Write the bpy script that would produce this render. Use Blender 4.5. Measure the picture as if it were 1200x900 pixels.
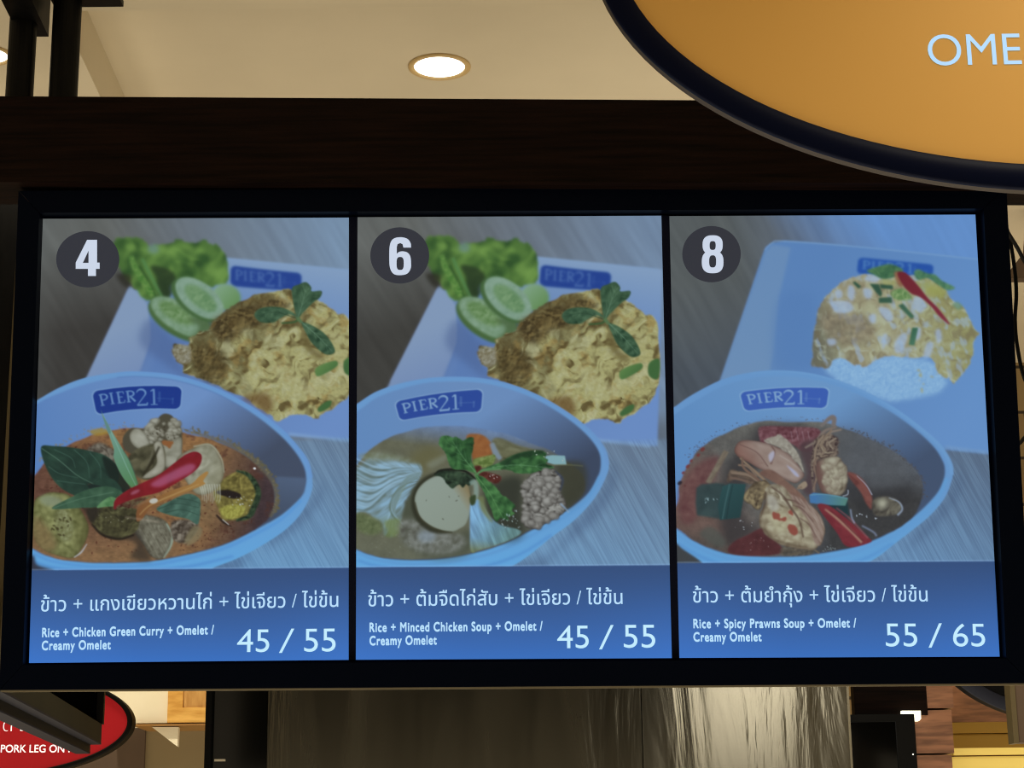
import bpy, bmesh, math, random
import numpy as np
from mathutils import Vector, Matrix
from mathutils.geometry import delaunay_2d_cdt

for o in list(bpy.data.objects): bpy.data.objects.remove(o)
SC = bpy.context.scene
COL = SC.collection

# ---------------------------------------------------------------- camera
F = 2200.0; CX, CY = 600.0, 450.0; EYE = np.array([0., 0., 1.55])
def _ray(u, v): return np.array([(u-CX)/F, (CY-v)/F, -1.])
_up = _ray(500, -8100); _up /= np.linalg.norm(_up)         # where plumb lines meet
_f = np.array([0, 0, -1.]); _y = _f-_f.dot(_up)*_up; _y /= np.linalg.norm(_y)
RW = np.array([np.cross(_y, _up), _y, _up])                # camera axes -> room axes
cam = bpy.data.cameras.new('camera'); cam.sensor_width = 36.; cam.lens = 36.*F/1200.
cam.clip_start = .05; cam.clip_end = 100
co = bpy.data.objects.new('camera', cam); COL.objects.link(co)
M4 = Matrix(RW.tolist()).to_4x4(); M4.translation = Vector(EYE); co.matrix_world = M4
SC.camera = co

# ---------------------------------------------------------------- light of the hall
SC.view_settings.view_transform = 'Standard'; SC.view_settings.look = 'None'
SC.view_settings.gamma = 1.; SC.view_settings.use_curve_mapping = False
SC.view_settings.exposure = 0.
SC.cycles.filter_width = 1.15
W = bpy.data.worlds.new('hall'); SC.world = W; W.use_nodes = True
W.node_tree.nodes['Background'].inputs[0].default_value = (1., .82, .56, 1)
W.node_tree.nodes['Background'].inputs[1].default_value = .40
def area(name, loc, rot, size, watts, col):
    l = bpy.data.lights.new(name, 'AREA'); l.size = size; l.energy = watts; l.color = col
    o = bpy.data.objects.new(name, l); COL.objects.link(o); o.location = loc; o.rotation_euler = rot
    return o
area('ceiling_fill', (0, 3.6, .25), (math.pi, 0, 0), 6., 165., (1., .88, .66))   # added fill lamp facing up to brighten the ceiling
kg = area('hood_fill', (.76, 3.70, 2.21), (math.pi/2, 0, 0), .36, 5., (1., .94, .82)); kg.data.shape = 'RECTANGLE'; kg.data.size_y = .54   # unseen lamp added behind the board for the bright hood reflection
LAMP_W = 9.0                                              # watts of one ceiling downlight

def ray(u, v): return RW@_ray(u, v)
def onY(u, v, Y): r = ray(u, v); return EYE+r*(Y/r[1])     # the point seen at (u, v) on the upright plane y = Y
def onZ(u, v, z): r = ray(u, v); return EYE+r*((z-EYE[2])/r[2])
def srgb(r, g=None, b=None):
    c = np.array([r, g, b], float)/255.
    return tuple(np.where(c <= .04045, c/12.92, ((c+.055)/1.055)**2.4))

# ---------------------------------------------------------------- materials
def mat(name, col=(.5, .5, .5), rough=.5, metal=0., emit=None, es=0., spec=.5):
    m = bpy.data.materials.new(name); m.use_nodes = True
    p = m.node_tree.nodes['Principled BSDF']
    p.inputs['Base Color'].default_value = (*col, 1); p.inputs['Roughness'].default_value = rough
    p.inputs['Metallic'].default_value = metal; p.inputs['Specular IOR Level'].default_value = spec
    if emit: p.inputs['Emission Color'].default_value = (*emit, 1); p.inputs['Emission Strength'].default_value = es
    return m
def nodes(m): return m.node_tree.nodes, m.node_tree.links, m.node_tree.nodes['Principled BSDF']
def grained(name, lo, hi, scale=(1, 1, 1), noise=6., rough=.5, metal=0., bump=0., detail=6., pos=(.35, .65), rr=None, spec=.5):
    m = mat(name, hi, rough, metal, spec=spec); N, L, p = nodes(m)
    tc = N.new('ShaderNodeTexCoord'); mp = N.new('ShaderNodeMapping'); mp.inputs['Scale'].default_value = scale
    nz = N.new('ShaderNodeTexNoise'); nz.inputs['Scale'].default_value = noise; nz.inputs['Detail'].default_value = detail
    cr = N.new('ShaderNodeValToRGB')
    cr.color_ramp.elements[0].position, cr.color_ramp.elements[1].position = pos
    cr.color_ramp.elements[0].color = (*lo, 1); cr.color_ramp.elements[1].color = (*hi, 1)
    L.new(tc.outputs['Object'], mp.inputs[0]); L.new(mp.outputs[0], nz.inputs[0]); L.new(nz.outputs[0], cr.inputs[0]); L.new(cr.outputs[0], p.inputs['Base Color'])
    if bump:
        b = N.new('ShaderNodeBump'); b.inputs['Strength'].default_value = bump; b.inputs['Distance'].default_value = .004
        L.new(nz.outputs[0], b.inputs['Height']); L.new(b.outputs[0], p.inputs['Normal'])
    if rr:
        mr = N.new('ShaderNodeMapRange'); mr.inputs[3].default_value, mr.inputs[4].default_value = rr
        L.new(nz.outputs[0], mr.inputs[0]); L.new(mr.outputs[0], p.inputs['Roughness'])
    return m

MT = dict(
    ceil=grained('ceiling_paint', (.70, .615, .45), (.75, .66, .485), noise=2.5, rough=.85),
    wood=grained('dark_beam_wood', (.0022, .001, .0007), (.011, .0046, .0030), (1.2, 14, 26), 4., .6, bump=.5, detail=9., pos=(.3, .75), spec=.06),
    black=mat('black_frame', srgb(4, 8, 20), .4, spec=.02),
    pipe=grained('black_pipe_paint', (.001, .001, .001), (.003, .0028, .0026), (8, 8, 2), 6., .5, bump=.15, spec=.10),
    strip=mat('divider', srgb(15, 18, 34), .5, spec=.03),
    palemetal=mat('pale_metal', srgb(120, 112, 92), .35, .6),
    lens=mat('lamp_lens', (.9, .9, .85), .4, emit=(1., .95, .82), es=3.2),
    ring=mat('lamp_ring', srgb(214, 184, 128), .5),
    navy=mat('navy_rim', srgb(8, 13, 34), .45, spec=.04),
    brown=mat('sign_side', srgb(58, 50, 42), .5, spec=.2), pitch=mat('matt_black', (.0012, .0012, .0012), .8, spec=.0),
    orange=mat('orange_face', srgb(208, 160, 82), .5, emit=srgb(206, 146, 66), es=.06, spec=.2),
    ice=mat('lit_letters', (.02, .03, .04), .5, emit=srgb(172, 214, 250), es=1.),
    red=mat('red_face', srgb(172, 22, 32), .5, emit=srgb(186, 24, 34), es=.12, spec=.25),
    white=mat('white_letters', (.8, .8, .8), .5, emit=(1, .97, .93), es=.8),
    rimblack=mat('black_rim', srgb(12, 10, 8), .5, spec=.08),
    olive=grained('olive_board', srgb(32, 32, 22), srgb(40, 39, 27), noise=5, rough=.7, spec=.2),
    grey=mat('grey_metal', srgb(34, 36, 46), .6, spec=.12),
    darkgrey=mat('dark_grey_metal', srgb(16, 15, 12), .55, spec=.15),
    cream=grained('cream_laminate', srgb(236, 226, 196), srgb(246, 238, 214), noise=3, rough=.5),
    pine=grained('pine', srgb(206, 150, 66), srgb(240, 192, 104), (3, 3, 14), 3., .45),
    pined=grained('pine_panel', srgb(186, 136, 70), srgb(222, 176, 106), (14, 3, 3), 3., .45),
    trimwood=mat('trim_wood', srgb(150, 108, 54), .5),
    wallo=grained('wall_olive', srgb(132, 116, 84), srgb(140, 124, 90), noise=2, rough=.8),
    walld=grained('wall_brown', srgb(74, 58, 44), srgb(86, 68, 52), noise=3, rough=.8),
    block=grained('wood_block', srgb(112, 76, 56), srgb(158, 110, 82), (1.5, 1.5, 12), 6., .55, bump=.2),
    yellow=mat('yellow_paint', srgb(252, 228, 128), .5),
    siding=mat('ochre_siding', srgb(150, 118, 40), .6),
    tvb=mat('tv_body', srgb(9, 9, 8), .45, spec=.12), tvs=mat('tv_glass', srgb(5, 5, 4), .12),
    lampl=mat('lamp_strip', (.9, .9, .7), .4, emit=(1., .95, .70), es=1.6),
    bronze=mat('bronze_post', srgb(96, 84, 56), .45, .3),
    cable=mat('cable_rubber', (.002, .002, .002), .5, spec=.08),
    floor=grained('floor_tile', srgb(120, 108, 90), srgb(136, 122, 102), noise=2, rough=.4),
    glint=mat('pale_glint', srgb(210, 200, 180), .3, .5),
)
def steel():
    m = mat('brushed_steel', srgb(98, 94, 82), .3, 1.); N, L, p = nodes(m)
    tc = N.new('ShaderNodeTexCoord'); mp = N.new('ShaderNodeMapping'); mp.inputs['Scale'].default_value = (2.2, 1, .35)
    mp.inputs['Rotation'].default_value = (0, .16, 0)
    nz = N.new('ShaderNodeTexNoise'); nz.inputs['Scale'].default_value = 3.2; nz.inputs['Detail'].default_value = 5; nz.inputs['Distortion'].default_value = .7
    mr = N.new('ShaderNodeMapRange'); mr.inputs[3].default_value, mr.inputs[4].default_value = .15, .36
    b = N.new('ShaderNodeBump'); b.inputs['Strength'].default_value = .35; b.inputs['Distance'].default_value = .02
    L.new(tc.outputs['Object'], mp.inputs[0]); L.new(mp.outputs[0], nz.inputs[0]); L.new(nz.outputs[0], mr.inputs[0]); L.new(mr.outputs[0], p.inputs['Roughness'])
    L.new(nz.outputs[0], b.inputs['Height']); L.new(b.outputs[0], p.inputs['Normal'])
    p.inputs['Anisotropic'].default_value = .8; p.inputs['Anisotropic Rotation'].default_value = .25
    return m
MT['steel'] = steel()
def wall_tiles():
    m = mat('wall_tiles', (.3, .2, .1), .6); N, L, p = nodes(m)
    tc = N.new('ShaderNodeTexCoord'); mp = N.new('ShaderNodeMapping'); mp.inputs['Rotation'].default_value = (math.pi/2, 0, 0)
    br = N.new('ShaderNodeTexBrick'); br.inputs['Scale'].default_value = 1.; br.inputs['Mortar Size'].default_value = .006
    br.inputs['Brick Width'].default_value = 1.3; br.inputs['Row Height'].default_value = .178; br.inputs['Bias'].default_value = 0
    br.inputs['Color1'].default_value = (*srgb(150, 128, 88), 1); br.inputs['Color2'].default_value = (*srgb(128, 104, 66), 1); br.inputs['Mortar'].default_value = (*srgb(50, 38, 24), 1)
    L.new(tc.outputs['Object'], mp.inputs[0]); L.new(mp.outputs[0], br.inputs[0]); L.new(br.outputs[0], p.inputs['Base Color'])
    return m
MT['tiles'] = wall_tiles()

# ---------------------------------------------------------------- mesh helpers
def obj(name, bm, m, parent=None, smooth=False):
    me = bpy.data.meshes.new(name)
    if isinstance(bm, tuple): me.from_pydata([tuple(map(float, v)) for v in bm[0]], [], bm[1])
    else:
        bmesh.ops.recalc_face_normals(bm, faces=bm.faces); bm.to_mesh(me); bm.free()
    if smooth:
        for p in me.polygons: p.use_smooth = True
    me.materials.append(m)
    o = bpy.data.objects.new(name, me); COL.objects.link(o)
    if parent is not None: o.parent = parent
    return o
def empty(name, loc=(0, 0, 0), mtx=None):
    o = bpy.data.objects.new(name, None); o.empty_display_size = .05; COL.objects.link(o)
    if mtx is not None: o.matrix_world = mtx
    else: o.location = loc
    return o
def tag(o, label, cat, group=None, kind=None):
    o['label'] = label; o['category'] = cat
    if group: o['group'] = group
    if kind: o['kind'] = kind
    return o
def struct(o): o['kind'] = 'structure'; return o
def prism(bm, poly, d, off=None):                         # polygon (3-D points) pushed along d
    a = [bm.verts.new(tuple(map(float, p))) for p in poly]; d = np.array(d, float)
    b = [bm.verts.new(tuple(map(float, np.array(p)+d))) for p in poly]
    n = len(a); bm.faces.new(a); bm.faces.new(b[::-1])
    for i in range(n): bm.faces.new((a[i], a[(i+1) % n], b[(i+1) % n], b[i]))
    return bm
def box(bm, lo, hi):
    x0, y0, z0 = lo; x1, y1, z1 = hi
    return prism(bm, [(x0, y0, z0), (x1, y0, z0), (x1, y0, z1), (x0, y0, z1)], (0, y1-y0, 0))
def bev(bm, w, seg=2):
    bmesh.ops.bevel(bm, geom=[e for e in bm.edges if e.calc_face_angle(0) > .5], offset=w, segments=seg, affect='EDGES', profile=.5, clamp_overlap=True)
    return bm
def tube(pts, r, n=14):
    pts = [np.array(p, float) for p in pts]; bm = bmesh.new(); rings = []
    for i, p in enumerate(pts):
        t = pts[min(i+1, len(pts)-1)]-pts[max(i-1, 0)]; t /= np.linalg.norm(t)
        a = np.cross(t, [0, 0, 1.]) if abs(t[2]) < .9 else np.cross(t, [0, 1., 0]); a /= np.linalg.norm(a); b = np.cross(t, a)
        rr = r[i] if hasattr(r, '__len__') else r
        rings.append([bm.verts.new(tuple(p+rr*(math.cos(k*2*math.pi/n)*a+math.sin(k*2*math.pi/n)*b))) for k in range(n)])
    for q, s in zip(rings, rings[1:]):
        for k in range(n): bm.faces.new((q[k], q[(k+1) % n], s[(k+1) % n], s[k]))
    bm.faces.new(rings[0]); bm.faces.new(rings[-1][::-1])
    return bm
def px_prism(bm, pxs, Y, depth):                          # an upright slab whose face lies on y = Y
    return prism(bm, [onY(u, v, Y) for u, v in pxs], (0, depth, 0))
def px_box(bm, u0, v0, u1, v1, Y, depth):                 # true box, corners taken at the middle of its sides
    a, b = onY(u0, (v0+v1)/2, Y), onY(u1, (v0+v1)/2, Y); t, s = onY((u0+u1)/2, v0, Y), onY((u0+u1)/2, v1, Y)
    return box(bm, (a[0], Y, s[2]), (b[0], Y+depth, t[2]))

# ---------------------------------------------------------------- lettering: outlines -> flat meshes
def contours(body, gap=1.):
    c = bpy.data.curves.new('type', 'FONT'); c.body = body; c.size = 1.; c.resolution_u = 6; c.space_character = gap
    o = bpy.data.objects.new('type', c); COL.objects.link(o)
    cv = o.to_curve(bpy.context.evaluated_depsgraph_get()); out = []
    for s in cv.splines:
        P = []
        bp = s.bezier_points
        for i in range(len(bp)):
            a, b = bp[i], bp[(i+1) % len(bp)]
            p0, p1, p2, p3 = [np.array(v[:2]) for v in (a.co, a.handle_right, b.handle_left, b.co)]
            straight = abs((p1-p0)[0]*(p3-p0)[1]-(p1-p0)[1]*(p3-p0)[0])+abs((p2-p0)[0]*(p3-p0)[1]-(p2-p0)[1]*(p3-p0)[0]) < 1e-6
            for t in ([0.] if straight else np.linspace(0, 1, 6, endpoint=False)):
                P.append((1-t)**3*p0+3*(1-t)**2*t*p1+3*(1-t)*t*t*p2+t**3*p3)
        Q = [P[0]]
        for p in P[1:]:
            if np.linalg.norm(p-Q[-1]) > 1e-5: Q.append(p)
        if np.linalg.norm(Q[0]-Q[-1]) < 1e-5: Q.pop()
        if len(Q) > 2: out.append(np.array(Q))
    o.to_curve_clear(); bpy.data.objects.remove(o); bpy.data.curves.remove(c)
    return out
def grow(P, d):                                           # heavier (d > 0) or finer strokes
    a, b = np.roll(P, 1, 0), np.roll(P, -1, 0)
    e0, e1 = P-a, b-P
    n0 = np.stack([e0[:, 1], -e0[:, 0]], 1); n1 = np.stack([e1[:, 1], -e1[:, 0]], 1)
    n0 /= np.maximum(np.linalg.norm(n0, axis=1, keepdims=True), 1e-9); n1 /= np.maximum(np.linalg.norm(n1, axis=1, keepdims=True), 1e-9)
    n = n0+n1; n /= np.maximum(np.linalg.norm(n, axis=1, keepdims=True), .3); return P+n*d*GROW_SIGN
GROW_SIGN = 1.
def winding(pt, cs):
    w = np.zeros(len(pt), int)
    for P in cs:
        A, B = P, np.roll(P, -1, 0)
        for a, b in zip(A, B):
            cr = (b[0]-a[0])*(pt[:, 1]-a[1])-(b[1]-a[1])*(pt[:, 0]-a[0])
            w += ((a[1] <= pt[:, 1]) & (b[1] > pt[:, 1]) & (cr > 0)).astype(int)-((a[1] > pt[:, 1]) & (b[1] <= pt[:, 1]) & (cr < 0)).astype(int)
    return w
def fill_contours(cs):
    V, E = [], []
    for P in cs:
        k = len(V); V += [Vector((float(p[0]), float(p[1]))) for p in P]; E += [(k+i, k+(i+1) % len(P)) for i in range(len(P))]
    r = delaunay_2d_cdt(V, E, [], 0, 1e-6)
    v = np.array([tuple(p) for p in r[0]]); f = np.array([list(t) for t in r[2] if len(t) == 3])
    w = winding(v[f].mean(1), cs)
    return v, f[w != 0]
def word(body, weight=0., gap=1.):
    V, Fc, k = [], [], 0
    cs = contours(body, gap)
    if weight: cs = [grow(P, weight) for P in cs]
    # letters that do not touch are filled one at a time
    cs.sort(key=lambda P: P[:, 0].min()); groups = []
    for P in cs:
        if groups and P[:, 0].min() < groups[-1][1]+1e-4: groups[-1][0].append(P); groups[-1][1] = max(groups[-1][1], P[:, 0].max())
        else: groups.append([[P], P[:, 0].max()])
    for g, _ in groups:
        v, f = fill_contours(g); V.append(v); Fc.append(f+k); k += len(v)
    return np.vstack(V), np.vstack(Fc)
def lettering(name, body, place, m, parent, weight=0., vs=None, gap=1.):
    """place(x, y) turns fractions of the word's width (x) and of its capital height (y) into points."""
    v, f = word(body, weight, gap)
    x = (v[:, 0]-v[:, 0].min())/(v[:, 0].max()-v[:, 0].min()); y = (v[:, 1]-v[:, 1].min())/np.ptp(v[:, 1]) if vs == 'max' else v[:, 1]/(vs or .729)
    return obj(name, (place(x, y), [tuple(int(i) for i in t) for t in f]), m, parent)

# ---------------------------------------------------------------- the printed dish pictures
# Small 2-D painter: it prints the flat artwork of the menu films into an array of colours.
def pts_(s):
    return np.array([[float(c) for c in p.split(',')] for p in s.split()])

def spline(P, closed=True, n=8):
    P = np.asarray(P, float)
    if closed:
        A, B, C, D = np.roll(P, 1, 0), P, np.roll(P, -1, 0), np.roll(P, -2, 0)
    else:
        E = np.vstack([2*P[0]-P[1], P, 2*P[-1]-P[-2]])
        A, B, C, D = E[:-3], E[1:-2], E[2:-1], E[3:]
    t = np.linspace(0, 1, n, endpoint=False)[None, :, None]
    A, B, C, D = [q[:, None, :] for q in (A, B, C, D)]
    Q = 0.5*((2*B)+(C-A)*t+(2*A-5*B+4*C-D)*t*t+(3*B-A-3*C+D)*t**3)
    Q = Q.reshape(-1, 2)
    return Q if closed else np.vstack([Q, P[-1]])

_lat = {}
def vnoise(X, Y, seed):
    if seed not in _lat:
        _lat[seed] = np.random.RandomState(seed).rand(256, 256).astype(np.float32)
    L = _lat[seed]
    xi, yi = np.floor(X), np.floor(Y)
    fx, fy = X-xi, Y-yi
    fx, fy = fx**3*(fx*(fx*6-15)+10), fy**3*(fy*(fy*6-15)+10)
    xi, yi = xi.astype(int) & 255, yi.astype(int) & 255
    x1, y1 = (xi+1) & 255, (yi+1) & 255
    return (L[yi, xi]*(1-fx)+L[yi, x1]*fx)*(1-fy)+(L[y1, xi]*(1-fx)+L[y1, x1]*fx)*fy

def fbm(X, Y, seed, size=10., stretch=1., ang=0., octs=3):
    a = math.radians(ang); c, s = math.cos(a), math.sin(a)
    U, V = (X*c+Y*s)/(size*stretch), (-X*s+Y*c)/size
    r, w, k = 0., 0., 1.
    for o in range(octs):
        r = r+k*vnoise(U+17*o, V+9*o, seed+o); w += k; k *= .5
        U, V = (U*.8-V*.6)*2, (U*.6+V*.8)*2
    return r/w

def ridge(X, Y, seed, size=10., stretch=1., ang=0., octs=3):
    return 1-np.abs(2*fbm(X, Y, seed, size, stretch, ang, octs)-1)*2.2

def relief(X, Y, seed, size, stretch=1., ang=0., octs=3, d=None):
    d = d or max(1., size*.22)
    return .5*(fbm(X, Y, seed, size, stretch, ang, octs)-fbm(X+d, Y+d*1.2, seed, size, stretch, ang, octs))*size/d

def sat(x): return np.clip(x, 0, 1)
def mix(a, b, t):
    t = np.asarray(t)[..., None]; return np.asarray(a, float)*(1-t)+np.asarray(b, float)*t
def ramp(X, Y, p, q):                                    # 0 at p, 1 at q
    dx, dy = q[0]-p[0], q[1]-p[1]
    return sat(((X-p[0])*dx+(Y-p[1])*dy)/(dx*dx+dy*dy))

def flat(c): return lambda X, Y: np.broadcast_to(np.array(c, float), X.shape+(3,))
def grad(a, p, b, q): return lambda X, Y: mix(a, b, ramp(X, Y, p, q))
def wrinkle(X, Y, seed, size, stretch=1., ang=0.):       # soft folds: warped noise
    wx = X+size*1.6*(fbm(X, Y, seed+3, size*1.7, octs=2)-.5)*2
    wy = Y+size*1.6*(fbm(X, Y, seed+5, size*1.7, octs=2)-.5)*2
    return fbm(wx, wy, seed, size, stretch, ang, 2)
def lumpy(lo, hi, seed, size=6., amt=1., stretch=1., ang=0., bias=.5, octs=2):   # cooked, uneven surface
    def f(X, Y):
        r = relief(X, Y, seed, size*1.3, stretch, ang, octs)
        return mix(lo, hi, sat(bias+.5*amt*r+.9*amt*(wrinkle(X, Y, seed+50, size*1.3, stretch, ang)-.5)))
    return f
def streaky(lo, hi, seed, size=3., stretch=8., ang=0., con=1.6, bias=.5):
    return lambda X, Y: mix(lo, hi, sat(bias+con*(fbm(X, Y, seed, size, stretch, ang, 3)-.5)))
def over(f, g, w):                                       # g over f with weight w(X, Y)
    return lambda X, Y: mix(f(X, Y), g(X, Y), sat(w(X, Y)))

def blur(M, s):
    if s < .3: return M
    r = int(max(1, round(3*s))); k = np.exp(-.5*(np.arange(-r, r+1)/s)**2); k /= k.sum()
    for ax in (0, 1):
        pad = [(0, 0), (0, 0)]; pad[ax] = (r, r)
        P = np.pad(M, pad, mode='edge'); n = M.shape[ax]; O = 0
        for i, w in enumerate(k):
            O = O+w*(P[i:i+n] if ax == 0 else P[:, i:i+n])
        M = O
    return M

def coverage(P, x0, y0, w, h, sub=4):                    # antialiased polygon area (non-zero)
    acc = np.zeros((h, w+2))
    A, B = P, np.roll(P, -1, 0)
    for (ax, ay), (bx, by) in zip(A, B):
        if ay == by: continue
        sg = 1. if by > ay else -1.
        if sg < 0: ax, ay, bx, by = bx, by, ax, ay
        k0, k1 = math.ceil((ay-y0)*sub-.5), math.ceil((by-y0)*sub-.5)
        k = np.arange(max(k0, 0), min(k1, h*sub))
        if not len(k): continue
        xs = ax+(bx-ax)*((k+.5)/sub+y0-ay)/(by-ay)-x0
        xs = np.clip(xs, 0, w); xi = np.floor(xs).astype(int); fr = xs-xi
        np.add.at(acc, (k//sub, xi), sg*(1-fr)/sub); np.add.at(acc, (k//sub, xi+1), sg*fr/sub)
    return np.clip(np.abs(np.cumsum(acc, 1)[:, :w]), 0, 1)

class Film:
    S = 2.0
    def __init__(s, x0, y0, x1, y1):
        s.x0, s.y0 = x0, y0; s.W, s.H = int((x1-x0)*s.S), int((y1-y0)*s.S)
        s.img = np.zeros((s.H, s.W, 3)); s.T = None; s.back = None; s.o = (0, 0, 1)
    def at(s, ox, oy, k): s.o = (ox, oy, 1./k); return s
    def defocus(s, sg, clip=None):
        for c in range(3): s.img[..., c] = blur(s.img[..., c], sg*s.S)
    def px(s, P):
        P = np.asarray(P, float)*s.o[2]+np.array(s.o[:2])
        return s.T(P) if s.T else P
    def fill(s, P, sh, soft=.4, alpha=1., smooth=True, rough=0., seed=1, shade=None):
        if isinstance(P, str): P = pts_(P)
        if not callable(sh): sh = flat(sh)
        P = s.px(P)
        if smooth: P = spline(P)
        if rough:
            rs = np.random.RandomState(seed); n = len(P)
            j = rs.randn(n, 2)*.5+np.repeat(rs.randn(n//4+1, 2), 4, 0)[:n]
            P = P+j*rough
        C = (P-np.array([s.x0, s.y0]))*s.S
        m = int(3*soft*s.S)+2
        a0, b0 = np.floor(C.min(0)).astype(int)-m; a1, b1 = np.ceil(C.max(0)).astype(int)+m
        a0, b0, a1, b1 = max(a0, 0), max(b0, 0), min(a1, s.W), min(b1, s.H)
        if a1 <= a0 or b1 <= b0: return
        g = 0 if soft*s.S < .3 else int(3*soft*s.S)+1
        M = coverage(C, a0-g, b0-g, a1-a0+2*g, b1-b0+2*g)
        M = blur(M, soft*s.S)
        if g: M = M[g:-g, g:-g]
        X, Y = np.meshgrid(s.x0+(np.arange(a0, a1)+.5)/s.S, s.y0+(np.arange(b0, b1)+.5)/s.S)
        if s.back: X, Y = s.back(X, Y)
        col = sh(X, Y)
        if callable(alpha): M = M*sat(alpha(X, Y))
        else: M = M*alpha
        if shade:                                         # (width, colour, strength): the form turns darker towards its outline
            w, c, k = shade
            E = sat(1-blur(M, w*s.S))*2*k
            col = mix(col, np.array(c, float), sat(E))
        I = s.img[b0:b1, a0:a1]; I += (col-I)*M[..., None]
    def oval(s, cx, cy, rx, ry, ang, sh, **k):
        t = np.linspace(0, 2*math.pi, 28, endpoint=False); a = math.radians(ang)
        x, y = rx*np.cos(t), ry*np.sin(t)
        s.fill(np.stack([cx+x*math.cos(a)-y*math.sin(a), cy+x*math.sin(a)+y*math.cos(a)], 1), sh, **k)
    def line(s, P, w, sh, smooth=True, **k):
        if isinstance(P, str): P = pts_(P)
        P = spline(P, False, 6) if smooth and len(P) > 2 else np.asarray(P, float)
        w = np.interp(np.linspace(0, 1, len(P)), np.linspace(0, 1, len(np.atleast_1d(w))), np.atleast_1d(w))
        w = w/s.o[2]*.5
        d = np.gradient(P, axis=0); d /= np.maximum(np.linalg.norm(d, axis=1, keepdims=True), 1e-6)
        nrm = np.stack([-d[:, 1], d[:, 0]], 1)*w[:, None]
        s.fill(np.vstack([P+nrm, (P-nrm)[::-1]]), sh, smooth=False, **k)
    def specks(s, poly, n, r, sh, seed, **k):             # scattered flecks inside a polygon
        rs = np.random.RandomState(seed); Q = pts_(poly) if isinstance(poly, str) else poly
        lo, hi = Q.min(0), Q.max(0); c = 0
        while c < n:
            p = lo+rs.rand(2)*(hi-lo); ins = False
            for (ax, ay), (bx, by) in zip(Q, np.roll(Q, -1, 0)):
                if (ay > p[1]) != (by > p[1]) and p[0] < ax+(bx-ax)*(p[1]-ay)/(by-ay): ins = not ins
            if not ins: continue
            c += 1; rr = r*(.5+rs.rand())/s.o[2]
            s.oval(p[0], p[1], rr*(1+rs.rand()), rr*.75, rs.rand()*180, sh, **k)
    def leaf(s, P, sh, vein=None, vcol=None, side=None, **k):
        s.fill(P, sh, **k)
        if vein:
            V = spline(pts_(vein), False, 5); s.line(V, [1.3, .4], vcol, smooth=False, soft=.4, alpha=.7)
            if side:
                d = np.gradient(V, axis=0)
                for i in range(2, len(V)-2, 2):
                    t = d[i]/np.linalg.norm(d[i]); nr = np.array([-t[1], t[0]])
                    for sg in (1, -1):
                        s.line(np.array([V[i], V[i]+(t*.8+nr*sg*.55)*side*.6, V[i]+(t*1.4+nr*sg*.75)*side]), [.9, .3], vcol, soft=.4, alpha=.45)

def lumps(f, poly, n, r, lo, hi, seed, edge=(62, 56, 50)):             # minced or torn meat: many small rounded lumps
    rs = np.random.RandomState(seed); Q = pts_(poly); a, b = Q.min(0), Q.max(0); c = 0; P = []
    while c < n:
        p = a+rs.rand(2)*(b-a); ins = False
        for (ax, ay), (bx, by) in zip(Q, np.roll(Q, -1, 0)):
            if (ay > p[1]) != (by > p[1]) and p[0] < ax+(bx-ax)*(p[1]-ay)/(by-ay): ins = not ins
        if ins: P.append(p); c += 1
    P.sort(key=lambda p: p[1]+rs.rand()*r)
    for p in P:
        q = r*(.5+1.1*rs.rand()**2); t = np.linspace(0, 2*math.pi, 9, endpoint=False); k = q*(.55+.75*rs.rand(9)); ang = rs.rand()*3
        S = np.stack([p[0]+k*1.15*np.cos(t+ang), p[1]+k*.85*np.sin(t+ang)], 1); C = S.mean(0)
        m = rs.rand()*.35
        f.fill(S+np.array([r*.10, r*.16]), edge, soft=1.0, alpha=.55)
        f.fill(S, tuple(np.array(lo)*(.55+m)+np.array(hi)*(.45-m)), soft=.8, alpha=.85)
        f.fill(C+(S-C)*.62-np.array([r*.14, r*.2]), hi, soft=1.0, alpha=.5+.4*rs.rand())
def grain_lines(f, poly, seed, ang, dark, light, alpha=.5):
    def sh(X, Y):
        g = fbm(X, Y, seed, .9, 60, ang, 2); h = fbm(X, Y, seed+7, 3.5, 30, ang, 2)
        return mix(dark, light, sat(.5+2.2*(g-.5)+1.2*(h-.5)))
    f.o = (0, 0, 1); f.fill(poly, sh, smooth=False, soft=2, alpha=alpha)

BOWL_BLUE = (120, 164, 236)
def froth(f, path, off, n, r, sh, seed, soft=.6, alpha=.8):       # fat and spice clinging to the wall of a bowl
    rs = np.random.RandomState(seed); P = spline(pts_(path), False, 30)
    for i in rs.randint(0, len(P), n):
        d = rs.rand()**1.5*off; q = P[i]+np.array([rs.randn()*3, -d])
        f.oval(q[0], q[1], r*(.5+rs.rand()), r*(.4+.5*rs.rand()), rs.rand()*180, sh, soft=soft, alpha=alpha*(.5+.5*rs.rand()))

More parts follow.
